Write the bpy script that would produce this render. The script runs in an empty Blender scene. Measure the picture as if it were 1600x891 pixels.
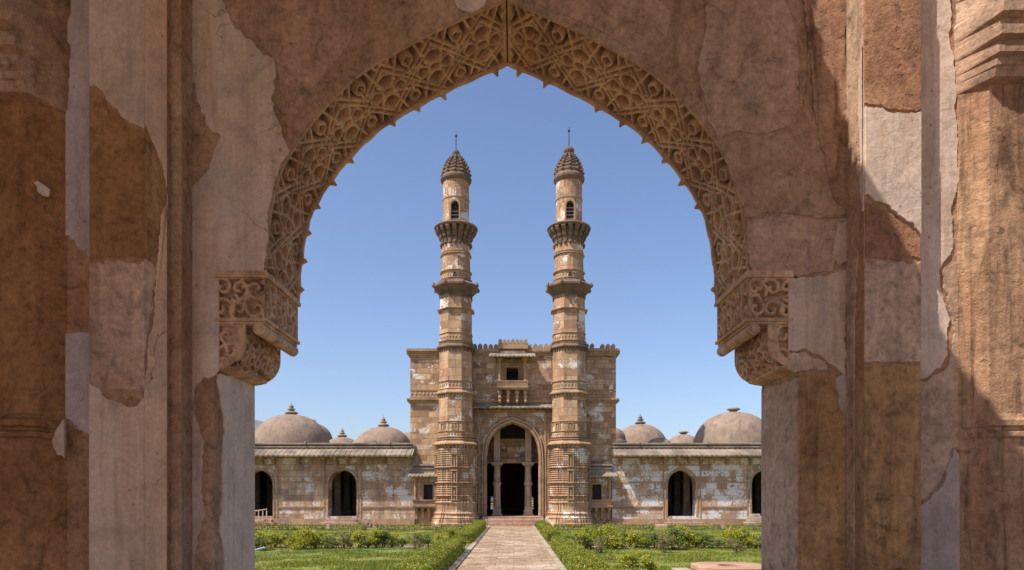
import bpy, bmesh, math, random
import numpy as np
from mathutils import Vector, Matrix, noise as mnoise
R = math.radians
random.seed(7); rng = np.random.default_rng(7)
scn = bpy.context.scene
COL = scn.collection
E = 2.25          # eye height above the court
F = 1067.0        # focal length in photo pixels
PX, PY = 803.0, 778.0
# ------------------------------------------------------------------ camera
cd = bpy.data.cameras.new('camera'); cam = bpy.data.objects.new('camera', cd); COL.objects.link(cam)
cam.location = (0, 0, E); cam.rotation_euler = (R(90), 0, 0)
cd.lens = 24.0; cd.sensor_width = 36.0; cd.shift_x = -0.0019; cd.shift_y = 0.2078
cd.clip_start = 0.05; cd.clip_end = 6000
scn.camera = cam
# ------------------------------------------------------------------ light
LD = Vector((1.65, 1.0, -2.8)).normalized()
el = math.asin(-LD.z); az = math.atan2(-LD.x, -LD.y)      # where the sun stands, clockwise from +Y
w = bpy.data.worlds.new('World'); scn.world = w; w.use_nodes = True
nt = w.node_tree; bg = nt.nodes['Background']
sky = nt.nodes.new('ShaderNodeTexSky'); sky.sky_type = 'NISHITA'; sky.sun_disc = False
sky.sun_elevation = el; sky.sun_rotation = az; sky.air_density = 1.0; sky.dust_density = 1.7; sky.ozone_density = 5.0
sky.altitude = 100
tint = nt.nodes.new('ShaderNodeMix'); tint.data_type = 'RGBA'; tint.blend_type = 'MULTIPLY'; tint.inputs[0].default_value = 1.0; tint.inputs[7].default_value = (1.09, 1.0, 1.0, 1)
nt.links.new(sky.outputs[0], tint.inputs[6]); nt.links.new(tint.outputs[2], bg.inputs[0]); bg.inputs[1].default_value = 0.145
sl = bpy.data.lights.new('sun', 'SUN'); so = bpy.data.objects.new('sun', sl); COL.objects.link(so)
sl.energy = 5.0; sl.angle = R(0.53); sl.color = (1.0, 0.93, 0.82)
so.rotation_euler = LD.to_track_quat('-Z', 'Y').to_euler(); so.location = (-20, -12, 40)
scn.view_settings.view_transform = 'Standard'; scn.view_settings.look = 'None'
scn.view_settings.exposure = 0.35; scn.view_settings.gamma = 1.0; scn.view_settings.use_curve_mapping = False
scn.cycles.max_bounces = 8; scn.cycles.diffuse_bounces = 5

# ------------------------------------------------------------------ helpers
def X(px, Y): return (px - PX) / F * Y
def Z(py, Y): return E + (PY - py) / F * Y
def tag(o, label=None, cat=None, group=None, kind=None):
    if label: o['label'] = label
    if cat: o['category'] = cat
    if group: o['group'] = group
    if kind: o['kind'] = kind
    return o
def empty(name, loc, label=None, cat=None, group=None):
    o = bpy.data.objects.new(name, None); COL.objects.link(o); o.location = loc
    o.empty_display_size = 0.3
    return tag(o, label, cat, group)
ROOTLOC = {}
def world_loc(o):
    v = Vector((0, 0, 0))
    while o is not None: v += o.location; o = o.parent
    return v
class MB:
    def __init__(s): s.v = []; s.f = []
    def add(s, vs, fs):
        n = len(s.v); s.v += [tuple(p) for p in vs]; s.f += [tuple(i + n for i in f) for f in fs]; return s
    def box(s, x0, x1, y0, y1, z0, z1):
        return s.add([(x0,y0,z0),(x1,y0,z0),(x1,y1,z0),(x0,y1,z0),(x0,y0,z1),(x1,y0,z1),(x1,y1,z1),(x0,y1,z1)],
                     [(0,3,2,1),(4,5,6,7),(0,1,5,4),(1,2,6,5),(2,3,7,6),(3,0,4,7)])
    def loft(s, plan, prof, cx, cy, cap0=True, cap1=True):
        n = len(plan); vs = []; fs = []
        for r, z in prof: vs += [(cx + a*r, cy + b*r, z) for a, b in plan]
        for k in range(len(prof)-1):
            for i in range(n):
                j = (i+1) % n; fs.append((k*n+i, k*n+j, (k+1)*n+j, (k+1)*n+i))
        if cap0: fs.append(tuple(reversed(range(n))))
        if cap1: fs.append(tuple((len(prof)-1)*n + i for i in range(n)))
        return s.add(vs, fs)
    def prism(s, poly, y0, y1):                 # poly: (x, z) counter-clockwise seen from -y
        n = len(poly)
        vs = [(x, y0, z) for x, z in poly] + [(x, y1, z) for x, z in poly]
        fs = [tuple(range(n)), tuple(reversed(range(n, 2*n)))] + [(i, i+n, (i+1) % n + n, (i+1) % n) for i in range(n)]
        return s.add(vs, fs)
    def prism_x(s, poly, x0, x1):               # poly: (y, z)
        n = len(poly)
        vs = [(x0, y, z) for y, z in poly] + [(x1, y, z) for y, z in poly]
        fs = [tuple(range(n)), tuple(reversed(range(n, 2*n)))] + [(i, i+n, (i+1) % n + n, (i+1) % n) for i in range(n)]
        return s.add(vs, fs)
    def prism_z(s, poly, z0, z1):
        n = len(poly)
        vs = [(x, y, z0) for x, y in poly] + [(x, y, z1) for x, y in poly]
        fs = [tuple(reversed(range(n))), tuple(range(n, 2*n))] + [(i, (i+1) % n, (i+1) % n + n, i+n) for i in range(n)]
        return s.add(vs, fs)
    def tube(s, pts, rad, n=6):
        pts = [Vector(p) for p in pts]; rings = []
        rad = rad if isinstance(rad, (list, tuple)) else [rad]*len(pts)
        vs = []; fs = []
        for i, p in enumerate(pts):
            d = (pts[min(i+1, len(pts)-1)] - pts[max(i-1, 0)]).normalized()
            a = d.orthogonal().normalized() if i == 0 else (A - d*A.dot(d)).normalized()
            A = a; b = d.cross(a)
            vs += [p + (a*math.cos(t) + b*math.sin(t))*rad[i] for t in [k*2*math.pi/n for k in range(n)]]
        for k in range(len(pts)-1):
            for i in range(n):
                j = (i+1) % n; fs.append((k*n+i, k*n+j, (k+1)*n+j, (k+1)*n+i))
        fs.append(tuple(reversed(range(n)))); fs.append(tuple((len(pts)-1)*n+i for i in range(n)))
        return s.add(vs, fs)
    def build(s, name, mat, parent=None, smooth=False, uv=True, bevel=0, fixn=True):
        me = bpy.data.meshes.new(name); off = world_loc(parent) if parent else Vector((0,0,0))
        me.from_pydata([(a-off.x, b-off.y, c-off.z) for a, b, c in s.v], [], s.f)
        if fixn:
            bm = bmesh.new(); bm.from_mesh(me)
            bmesh.ops.recalc_face_normals(bm, faces=bm.faces); bm.to_mesh(me); bm.free()
        if uv:
            L = me.uv_layers.new(name='UVMap'); d = L.data; vv = me.vertices
            for p in me.polygons:
                n = p.normal
                if abs(n.z) < 0.75:
                    t = Vector((-n.y, n.x, 0)).normalized()
                    if abs(n.z) < 0.02: 
                        for li in p.loop_indices:
                            c = vv[me.loops[li].vertex_index].co + off; d[li].uv = (c.dot(t), c.z)
                    else:
                        for li in p.loop_indices:
                            c = vv[me.loops[li].vertex_index].co + off; d[li].uv = (c.dot(t), c.z)
                else:
                    for li in p.loop_indices:
                        c = vv[me.loops[li].vertex_index].co + off; d[li].uv = (c.x, c.y)
        if smooth:
            me.polygons.foreach_set('use_smooth', [True]*len(me.polygons))
        me.materials.append(mat)
        o = bpy.data.objects.new(name, me); COL.objects.link(o); o.parent = parent
        if bevel:
            m = o.modifiers.new('bevel', 'BEVEL'); m.width = bevel; m.segments = 1; m.limit_method = 'ANGLE'
        return o
def np_mesh(name, verts, quads, mat, parent=None, smooth=False):
    me = bpy.data.meshes.new(name); off = world_loc(parent) if parent else Vector((0,0,0))
    verts = np.asarray(verts, dtype=np.float32) - np.array(off, dtype=np.float32)
    quads = np.asarray(quads, dtype=np.int32); k = quads.shape[1]
    me.vertices.add(len(verts)); me.vertices.foreach_set('co', verts.ravel())
    me.loops.add(quads.size); me.loops.foreach_set('vertex_index', quads.ravel())
    me.polygons.add(len(quads)); me.polygons.foreach_set('loop_start', np.arange(0, quads.size, k, dtype=np.int32))
    if smooth: me.polygons.foreach_set('use_smooth', np.ones(len(quads), dtype=bool))
    me.update(calc_edges=True); me.validate()
    me.materials.append(mat)
    o = bpy.data.objects.new(name, me); COL.objects.link(o); o.parent = parent
    return o
def copy_tree(o, parent=None, loc=None):
    c = o.copy(); COL.objects.link(c)
    if parent is not None: c.parent = parent
    if loc is not None: c.location = loc
    for ch in list(o.children): copy_tree(ch, c)
    return c
def ngon(n, rot=0.0, flats=True):
    k = 1/math.cos(math.pi/n) if flats else 1
    return [(k*math.cos(rot + 2*math.pi*i/n), k*math.sin(rot + 2*math.pi*i/n)) for i in range(n)]
OCT = ngon(8, math.pi/8)
ARCH = [(1,0),(.989,.16),(.953,.337),(.894,.449),(.78,.585),(.613,.728),(.4,.839),(.2,.926),(0,1)]
ARCH2 = [(1,0),(.992,.20),(.962,.40),(.905,.56),(.80,.70),(.64,.825),(.42,.925),(.20,.985),(0,1.03)]
def smooth_pts(pts, n):
    P = np.array(pts, float); out = []
    m = len(P)
    for i in range(m-1):
        p0, p1, p2, p3 = P[max(i-1,0)], P[i], P[i+1], P[min(i+2,m-1)]
        for t in np.linspace(0, 1, n, endpoint=False):
            out.append(0.5*((2*p1)+(-p0+p2)*t+(2*p0-5*p1+4*p2-p3)*t*t+(-p0+3*p1-3*p2+p3)*t**3))
    out.append(P[-1]); return np.array(out)
def arch_curve(cx, hw, zs, za, n=3):            # left spring -> apex -> right spring
    h = smooth_pts(ARCH2, n)
    left = [(cx - a*hw, zs + b*(za-zs)) for a, b in h]
    right = [(cx + a*hw, zs + b*(za-zs)) for a, b in h[::-1][1:]]
    return left + right
def arch_wall(mb, x0, x1, z0, z1, y0, y1, ops):   # ops: (cx, hw, sill, spring, apex); real reveals
    cur = x0
    def q(a, b, c, d):
        mb.add([a, b, c, d], [(0,1,2,3)])
    for cx, hw, zb, zs, za in sorted(ops):
        for y in (y0, y1):
            q((cur,y,z0),(cx-hw,y,z0),(cx-hw,y,z1),(cur,y,z1))
            if zb > z0: q((cx-hw,y,z0),(cx+hw,y,z0),(cx+hw,y,zb),(cx-hw,y,zb))
            c = arch_curve(cx, hw, zs, za)
            for (a, b), (a2, b2) in zip(c[:-1], c[1:]):
                q((a,y,b),(a2,y,b2),(a2,y,z1),(a,y,z1))
        c = [(cx-hw, zb)] + c + [(cx+hw, zb)]
        for (a, b), (a2, b2) in zip(c, c[1:]+c[:1]):
            q((a,y0,b),(a2,y0,b2),(a2,y1,b2),(a,y1,b))
        cur = cx + hw
    for y in (y0, y1): q((cur,y,z0),(x1,y,z0),(x1,y,z1),(cur,y,z1))
    q((x0,y0,z0),(x0,y1,z0),(x0,y1,z1),(x0,y0,z1)); q((x1,y0,z0),(x1,y1,z0),(x1,y1,z1),(x1,y0,z1))
    q((x0,y0,z1),(x1,y0,z1),(x1,y1,z1),(x0,y1,z1))
def arch_band(mb, cx, hw, zs, za, wdt, y0, y1, zb=None):   # raised ring round an arch
    c = arch_curve(cx, hw, zs, za); 
    k = (hw+wdt)/hw
    d = arch_curve(cx, hw+wdt, zs, za+wdt*1.15)
    if zb is not None:
        c = [(cx-hw, zb)] + c + [(cx+hw, zb)]; d = [(cx-hw-wdt, zb)] + d + [(cx+hw+wdt, zb)]
    for i in range(len(c)-1):
        a, b, e, f = c[i], c[i+1], d[i+1], d[i]
        mb.prism([a, b, e, f], y0, y1)
# ------------------------------------------------------------------ materials
class NT:
    def __init__(s, name):
        s.m = bpy.data.materials.new(name); s.m.use_nodes = True; s.t = s.m.node_tree
        s.b = s.t.nodes['Principled BSDF']; s.b.inputs['Roughness'].default_value = 0.9
        s.b.inputs['Specular IOR Level'].default_value = 0.25
        s.out = s.t.nodes['Material Output']
    def n(s, typ, **kw):
        nd = s.t.nodes.new(typ)
        for k, v in kw.items():
            if isinstance(k, str) and hasattr(nd, k): setattr(nd, k, v)
        return nd
    def l(s, a, b): s.t.links.new(a, b)
    def coord(s, which='Object', scale=(1,1,1), rnd=False):
        tc = s.n('ShaderNodeTexCoord'); mp = s.n('ShaderNodeMapping'); mp.inputs['Scale'].default_value = scale
        s.l(tc.outputs[which], mp.inputs[0])
        if rnd:
            oi = s.n('ShaderNodeObjectInfo'); ma = s.n('ShaderNodeMath', operation='MULTIPLY'); ma.inputs[1].default_value = 37.0
            s.l(oi.outputs['Random'], ma.inputs[0]); cx = s.n('ShaderNodeCombineXYZ')
            for i in range(3): s.l(ma.outputs[0], cx.inputs[i])
            s.l(cx.outputs[0], mp.inputs['Location'])
        return mp.outputs[0]
    def noise(s, vec, scale, detail=5, rough=0.6, dist=0.0):
        nd = s.n('ShaderNodeTexNoise'); nd.inputs['Scale'].default_value = scale; nd.inputs['Detail'].default_value = detail
        nd.inputs['Roughness'].default_value = rough; nd.inputs['Distortion'].default_value = dist
        s.l(vec, nd.inputs['Vector']); return nd.outputs['Fac']
    def ramp(s, fac, stops):
        nd = s.n('ShaderNodeValToRGB'); cr = nd.color_ramp
        while len(cr.elements) < len(stops): cr.elements.new(0.5)
        for e, (p, c) in zip(cr.elements, stops):
            e.position = p; e.color = (c, c, c, 1) if isinstance(c, (int, float)) else (*c, 1)
        s.l(fac, nd.inputs[0]); return nd.outputs[0]
    def mix(s, fac, a, b, mode='MIX'):
        nd = s.n('ShaderNodeMix'); nd.data_type = 'RGBA'; nd.blend_type = mode
        for v, i in ((fac, 0), (a, 6), (b, 7)):
            if isinstance(v, (int, float)): nd.inputs[i].default_value = v
            elif isinstance(v, tuple): nd.inputs[i].default_value = (*v, 1)
            else: s.l(v, nd.inputs[i])
        return nd.outputs[2]
    def math(s, op, a, b=0.0):
        nd = s.n('ShaderNodeMath', operation=op)
        for v, i in ((a, 0), (b, 1)):
            if isinstance(v, (int, float)): nd.inputs[i].default_value = v
            else: s.l(v, nd.inputs[i])
        return nd.outputs[0]
    def bump(s, h, dist, strength=1.0):
        nd = s.n('ShaderNodeBump'); nd.inputs['Distance'].default_value = dist; nd.inputs['Strength'].default_value = strength
        s.l(h, nd.inputs['Height']); s.l(nd.outputs[0], s.b.inputs['Normal'])
    def color(s, c):
        if isinstance(c, tuple): s.b.inputs['Base Color'].default_value = (*c, 1)
        else: s.l(c, s.b.inputs['Base Color'])
def masonry(name, tones, lime=0.5, grey=0.5, bw=1.05, bh=0.44, mortar=0.012, greycol=(.20,.155,.12), limecol=(.72,.655,.585)):
    m = NT(name); uv = m.coord('UV'); ob = m.coord('Object')
    # slightly wavy joints
    wv = m.n('ShaderNodeTexNoise'); wv.inputs['Scale'].default_value = 1.3; wv.inputs['Detail'].default_value = 5; m.l(uv, wv.inputs['Vector'])
    ad = m.n('ShaderNodeVectorMath', operation='MULTIPLY_ADD'); m.l(wv.outputs['Color'], ad.inputs[0])
    ad.inputs[1].default_value = (.22, .09, 0); m.l(uv, ad.inputs[2])
    br = m.n('ShaderNodeTexBrick'); m.l(ad.outputs[0], br.inputs['Vector'])
    br.inputs['Color1'].default_value = (0,0,0,1); br.inputs['Color2'].default_value = (1,1,1,1); br.inputs['Mortar'].default_value = (.5,.5,.5,1)
    br.inputs['Scale'].default_value = 1; br.inputs['Brick Width'].default_value = bw; br.inputs['Row Height'].default_value = bh
    br.inputs['Mortar Size'].default_value = mortar; br.inputs['Mortar Smooth'].default_value = .3; br.inputs['Bias'].default_value = 0
    br.offset = .43; br.squash = .7; br.squash_frequency = 3
    n = len(tones)
    col = m.ramp(br.outputs['Color'], [(i/(n-1)*.8+.1, t) for i, t in enumerate(tones)])
    f1 = m.noise(ob, 2.4, 8, .7)
    col = m.mix(1.0, col, m.ramp(f1, [(.25, .62), (.5, 1.0), (.78, 1.35)]), 'MULTIPLY')
    rust = m.noise(ob, .55, 6, .65, .4)
    col = m.mix(m.math('MULTIPLY', m.ramp(rust, [(.5, 0.0), (.62, 1.0)]), .45), col, (.40,.19,.08))
    # grey weathering in big soft areas and downward streaks
    st = m.coord('Object', (1.6, 1.6, .22)); g1 = m.noise(st, 1.3, 7, .65, .3)
    col = m.mix(m.math('MULTIPLY', m.ramp(g1, [(.5-.12*grey, 0.0), (.68, 1.0)]), .85*min(1, grey+.25)), col, greycol)
    st2 = m.noise(m.coord('Object', (1,1,.10)), 2.6, 8, .7, .5)
    col = m.mix(m.math('MULTIPLY', m.ramp(st2, [(.56, 0.0), (.66, 1.0)]), .6), col, (.13,.095,.07))
    # old limewash left in ragged patches, partly following the stones
    l1 = m.noise(ob, .62, 9, .62, .3); l2 = m.noise(ob, 5.5, 6, .7)
    lf = m.math('ADD', m.math('MULTIPLY', l1, .60), m.math('ADD', m.math('MULTIPLY', l2, .32), m.math('MULTIPLY', br.outputs['Color'], .08)))
    th = .60 - .14*lime
    lm = m.ramp(lf, [(th, 0.0), (th+.03, 1.0)])
    col = m.mix(m.math('MULTIPLY', lm, .85), col, limecol)
    col = m.mix(m.math('MULTIPLY', m.math('MULTIPLY', br.outputs['Fac'], m.ramp(m.noise(ob, 1.9, 4, .6), [(.40, .12), (.62, .85)])), .75), col, (.12,.08,.055))
    m.color(col)
    h = m.math('SUBTRACT', m.math('MULTIPLY', m.noise(ob, 6.0, 8, .7), .8), m.math('MULTIPLY', br.outputs['Fac'], 1.0))
    m.bump(h, .05, .8); return m.m
TONES = [(.33,.195,.115),(.47,.305,.185),(.54,.37,.23),(.43,.25,.145),(.57,.425,.29),(.28,.16,.10)]
M_fac = masonry('facade_sandstone', TONES, .36, .45)
M_min = masonry('minaret_sandstone', [(.35,.205,.12),(.45,.28,.165),(.51,.335,.205),(.40,.23,.13),(.51,.36,.235),(.28,.155,.095)], .35, .35, bw=1.3, bh=.62)
M_wingL = masonry('left_wing_sandstone', [(.36,.23,.145),(.48,.325,.21),(.55,.385,.25),(.45,.265,.16)], .50, .75, bw=1.2, bh=.5, greycol=(.17,.135,.11), limecol=(.62,.565,.53))
M_wingR = masonry('right_wing_sandstone', [(.36,.23,.145),(.48,.325,.21),(.55,.385,.25),(.45,.265,.16)], 0.78, .6, bw=1.2, bh=.5, greycol=(.22,.185,.15), limecol=(.66,.64,.61))
def plain_stone(name, a, b, c, s=3.0, bd=.03, rnd=False, streak=False):
    m = NT(name); ob = m.coord('Object', (1,1,.3) if streak else (1,1,1), rnd)
    f = m.noise(ob, s, 9, .68, .3); g = m.noise(ob, s*.28, 5, .6)
    col = m.mix(m.ramp(f, [(.32, 0.0), (.66, 1.0)]), a, b)
    col = m.mix(m.ramp(g, [(.48, 0.0), (.62, .85)]), col, c)
    m.color(col); m.bump(m.noise(ob, s*3, 9, .72), bd, .8); return m.m
M_trim = plain_stone('carved_sandstone', (.29,.175,.10), (.46,.30,.175), (.24,.165,.11), 2.6, .05)
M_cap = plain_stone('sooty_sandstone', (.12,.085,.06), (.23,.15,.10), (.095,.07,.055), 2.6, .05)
M_eave = plain_stone('eave_stone', (.21,.165,.125), (.34,.27,.205), (.15,.12,.09), 2.2, .05)
m = NT('dome_plaster'); ob = m.coord('Object', (1,1,1), True); st = m.coord('Object', (1,1,.28), True)
col = m.mix(m.ramp(m.noise(ob, 1.2, 9, .7, .3), [(.32, 0.0), (.66, 1.0)]), (.20,.145,.11), (.31,.225,.165))
col = m.mix(m.math('MULTIPLY', m.ramp(m.noise(st, 1.9, 8, .7, .3), [(.50, 0.0), (.66, 1.0)]), .6), col, (.115,.09,.075))
col = m.mix(m.math('MULTIPLY', m.ramp(m.noise(ob, .9, 6, .7, .6), [(.58, 0.0), (.66, 1.0)]), .5), col, (.38,.28,.20))
m.color(col); m.bump(m.noise(ob, 3, 9, .72), .06, .8); M_dome = m.m
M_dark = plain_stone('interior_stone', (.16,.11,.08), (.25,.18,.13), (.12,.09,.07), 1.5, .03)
M_col = plain_stone('pillar_stone', (.36,.25,.175), (.48,.35,.25), (.28,.21,.165), 2, .02, True)
M_step = masonry('step_stone', [(.38,.22,.16),(.45,.29,.21),(.42,.27,.20)], .1, .2, bw=1.4, bh=.24)
M_iron_shade = plain_stone('dark_iron_and_shade', (.03,.03,.035), (.05,.05,.05), (.06,.04,.03), 8, .002)  # near-black iron, also painted where openings hold only shade
M_bar = plain_stone('weathered_bar', (.42,.40,.37), (.5,.48,.45), (.35,.3,.26), 8, .002)
M_wood = plain_stone('painted_wood', (.42,.30,.22), (.55,.42,.32), (.34,.22,.15), 9, .004)
# path
m = NT('path_paving'); uv = m.coord('UV'); ob = m.coord('Object')
br = m.n('ShaderNodeTexBrick'); m.l(uv, br.inputs['Vector']); br.inputs['Color1'].default_value = (0,0,0,1); br.inputs['Color2'].default_value = (1,1,1,1)
br.inputs['Mortar'].default_value = (.5,.5,.5,1); br.inputs['Scale'].default_value = 1; br.inputs['Brick Width'].default_value = .62; br.inputs['Row Height'].default_value = .42
br.inputs['Mortar Size'].default_value = .016; br.offset = .37; br.squash = .75; br.squash_frequency = 3
col = m.ramp(br.outputs['Color'], [(.05,(.25,.165,.10)),(.3,(.36,.24,.15)),(.55,(.30,.20,.125)),(.8,(.40,.28,.18)),(.97,(.44,.35,.26))])
col = m.mix(1.0, col, m.ramp(m.noise(ob, 2.2, 8, .7), [(.28,.6),(.5,1.0),(.75,1.3)]), 'MULTIPLY')
col = m.mix(m.math('MULTIPLY', m.ramp(m.noise(ob, .35, 4, .6), [(.55,0.0),(.66,1.0)]), .5), col, (.50,.42,.36))
col = m.mix(m.math('MULTIPLY', br.outputs['Fac'], .6), col, (.13,.10,.065))
m.color(col); m.bump(m.math('SUBTRACT', m.noise(ob, 8, 6, .7), br.outputs['Fac']), .02); M_path = m.m
M_kerb = plain_stone('kerb_stone', (.30,.23,.165), (.44,.36,.28), (.22,.17,.11), 4, .02)
m = NT('lawn_ground'); ob = m.coord('Object')
col = m.ramp(m.noise(ob, .8, 9, .7), [(.3,(.11,.13,.02)),(.5,(.17,.19,.03)),(.7,(.23,.235,.05))])
col = m.mix(m.ramp(m.noise(ob, .33, 7, .65, .4), [(.54,0.0),(.68,.75)]), col, (.24,.20,.075))
m.color(col); m.bump(m.noise(ob, 22, 5, .7), .03); M_lawn = m.m
def leafmat(name, stops, trans=.35):
    m = NT(name); g = m.n('ShaderNodeNewGeometry')
    ob = m.coord('Object', (1,1,1), True)
    f = m.math('ADD', m.math('MULTIPLY', g.outputs['Random Per Island'], .55), m.math('MULTIPLY', m.noise(ob, 1.6, 3, .5), .45))
    col = m.ramp(f, stops); m.color(col); m.b.inputs['Roughness'].default_value = .55
    tr = m.n('ShaderNodeBsdfTranslucent'); m.l(col, tr.inputs['Color'])
    mx = m.n('ShaderNodeMixShader'); mx.inputs[0].default_value = trans
    m.l(m.b.outputs[0], mx.inputs[1]); m.l(tr.outputs[0], mx.inputs[2]); m.l(mx.outputs[0], m.out.inputs[0]); return m.m
M_grass = leafmat('grass_blades', [(.2,(.12,.155,.018)),(.45,(.20,.235,.03)),(.65,(.29,.295,.05)),(.85,(.40,.34,.12))])
M_hedge = leafmat('hedge_leaves', [(.2,(.05,.08,.012)),(.42,(.15,.18,.022)),(.62,(.29,.30,.035)),(.85,(.44,.39,.06))])
M_bush = [leafmat('bush_leaves_a', [(.2,(.12,.15,.02)),(.42,(.28,.31,.03)),(.6,(.50,.47,.05)),(.85,(.62,.55,.10))]),
          leafmat('bush_leaves_b', [(.2,(.07,.10,.03)),(.45,(.15,.20,.04)),(.65,(.27,.29,.07)),(.85,(.42,.38,.15))]),
          leafmat('bush_leaves_c', [(.2,(.12,.08,.05)),(.45,(.22,.16,.08)),(.65,(.28,.26,.08)),(.85,(.42,.32,.18))])]
M_flower = leafmat('pale_petals', [(.2,(.45,.36,.42)),(.6,(.6,.5,.55)),(.85,(.65,.6,.6))])
M_stem = plain_stone('woody_stem', (.09,.06,.04), (.14,.10,.06), (.07,.05,.04), 9, .01)
M_hose = NT('green_hose'); M_hose.color((.05,.32,.17)); M_hose.b.inputs['Roughness'].default_value = .5; M_hose = M_hose.m
M_pipe = NT('white_pipe'); M_pipe.color((.62,.62,.60)); M_pipe = M_pipe.m
m = NT('bare_earth'); ob = m.coord('Object'); m.color(m.ramp(m.noise(ob, .5, 8, .65), [(.3,(.20,.15,.10)),(.7,(.32,.25,.17))])); m.bump(m.noise(ob, 6, 6, .7), .03); M_earth = m.m
m = NT('distant_hill'); ob = m.coord('Object'); m.color(m.ramp(m.noise(ob, .01, 8, .7), [(.35,(.13,.15,.15)),(.7,(.21,.22,.21))])); M_hill = m.m

# ------------------------------------------------------------------ ground, path, lawns
def sheet_struct(name, x0, x1, y0, y1, z, mat, th=None):
    mb = MB()
    if th: mb.box(x0, x1, y0, y1, z-th, z)
    else: mb.add([(x0,y0,z),(x1,y0,z),(x1,y1,z),(x0,y1,z)], [(0,1,2,3)])
    return tag(mb.build(name, mat), kind='structure')
sheet_struct('ground', -3000, 3000, -3000, 3000, 0, M_earth)
sheet_struct('lawn', -40, -1.95, 31.9, 51.0, .03, M_lawn, .03)
sheet_struct('lawn', 1.55, 40, 31.9, 51.0, .03, M_lawn, .03)
sheet_struct('lawn', -40, -1.95, 6.5, 30.2, .03, M_lawn, .03)
sheet_struct('lawn', 1.55, 40, 6.5, 30.2, .03, M_lawn, .03)
sheet_struct('path', -1.80, 1.40, 5.2, 53.2, .025, M_path, .02)
sheet_struct('path', -40, -2.0, 30.2, 31.9, .012, M_path)
sheet_struct('path', 1.6, 40, 30.2, 31.9, .012, M_path)
sheet_struct('kerb', -2.0, -1.80, 5.2, 53.2, .075, M_kerb, .07)
sheet_struct('kerb', 1.40, 1.60, 5.2, 53.2, .075, M_kerb, .07)
for s in (-1, 1):
    a, b = (2.02, 40) if s < 0 else (1.62, 40)
    for y in (30.15, 31.95):
        sheet_struct('kerb', min(s*a, s*b), max(s*a, s*b), y-.07, y+.07, .07, M_kerb, .065)
mb = MB(); n = 60
hv = []; 
for i in range(n+1):
    x = -1700 + 3400*i/n
    h = 60 + 95*math.exp(-((x+520)/260)**2) + 40*math.exp(-((x+900)/200)**2) + 25*mnoise.noise((x*.006, 3.1, 0)) + 12*mnoise.noise((x*.02, 1.1, 0))
    if x > -150: h = max(8, h-45)
    hv.append((x, max(h, 6)))
vs = []
for k, (yy, sc) in enumerate(((1100, 0), (1180, .35), (1260, .72), (1340, 1.0), (1500, .5), (1700, 0))):
    vs += [(x, yy + 40*mnoise.noise((x*.01, k, 0)), h*sc*(1 + .12*mnoise.noise((x*.03, k*2.0, 1)))) for x, h in hv]
fs = [(k*(n+1)+i, k*(n+1)+i+1, (k+1)*(n+1)+i+1, (k+1)*(n+1)+i) for k in range(5) for i in range(n)]
mb.add(vs, fs); tag(mb.build('hills', M_hill, uv=False, smooth=True), kind='structure')

# ------------------------------------------------------------------ mosque
D = 55.0
mosque = empty('mosque', (0, 55.0, 0), 'sandstone mosque with two tall banded minarets flanking a pointed entrance arch', 'mosque')
FX = -0.08
zfl = .76
zroof = 6.45
ztop = Z(549, 55.1)
# central block with the tall arch
def px(p, Y=55.1): return X(p, Y)
mb = MB()
pc = px(801); phw = 41/F*55.1; psp = Z(728, 55.1); pap = Z(662, 55.1)
wx = px(800.5); whw = .48; wz0 = Z(594, 55.1); wz1 = Z(574.5, 55.1)
zs_mid = Z(640, 55.1)
# lower tier (with arch) and upper tier (with the oriel window opening)
arch_wall(mb, px(641), px(962.5), 0, zs_mid, 55.1, 56.4, [(pc, phw, zfl, psp, pap)])
arch_wall(mb, px(641), wx-whw-.001, zs_mid, ztop, 55.1, 56.4, [])
arch_wall(mb, wx+whw+.001, px(962.5), zs_mid, ztop, 55.1, 56.4, [])
mb.box(wx-whw-.001, wx+whw+.001, 55.1, 56.4, zs_mid, wz0); mb.box(wx-whw-.001, wx+whw+.001, 55.1, 56.4, wz1, ztop)
mb.build('portal_wall', M_fac, mosque, fixn=False)
mb = MB()   # sides and back of the tall block
mb.box(px(641), px(641)+1.0, 56.4, 59.2, 0, ztop-.002); mb.box(px(962.5)-1.0, px(962.5), 56.4, 59.2, zroof, ztop-.002)
mb.box(px(641)+1.0, px(962.5)-1.0, 58.6, 59.2, zroof, ztop-.002)
mb.box(px(641)+1.0, px(962.5)-1.0, 56.4, 58.6, ztop-.4, ztop-.05)
mb.build('portal_block', M_fac, mosque)
# moulding helper: horizontal string course with stepped profile
def course(mb, x0, x1, y, z0, z1, proj, dent=0.0, dn=.16):
    h = z1 - z0
    mb.box(x0, x1, y-proj*.45, y+.05, z0, z0+h*.35)
    mb.box(x0-proj*.1, x1+proj*.1, y-proj*.75, y+.05, z0+h*.35+.001, z0+h*.6)
    mb.box(x0-proj*.3, x1+proj*.3, y-proj, y+.05, z0+h*.6+.001, z1)
    if dent:
        x = x0+.05
        while x < x1-.1:
            mb.box(x, x+dn*.5, y-proj*.42, y+.02, z0-dent, z0-.001); x += dn
def carved_band(mb, x0, x1, y, z0, z1, step=.3, pr=.05):   # frieze of lozenges between fillets
    h = z1-z0
    mb.box(x0, x1, y-pr, y+.02, z1-h*.14, z1); mb.box(x0, x1, y-pr, y+.02, z0, z0+h*.14)
    n = max(1, int((x1-x0)/step)); st = (x1-x0)/n; zc = (z0+z1)/2; a = st*.42; b = h*.30
    for i in range(n):
        xc = x0+(i+.5)*st
        mb.add([(xc-a,y,zc),(xc,y,zc-b),(xc+a,y,zc),(xc,y,zc+b),(xc,y-pr,zc)], [(0,1,4),(1,2,4),(2,3,4),(3,0,4)])
Yb = 55.1
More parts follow.
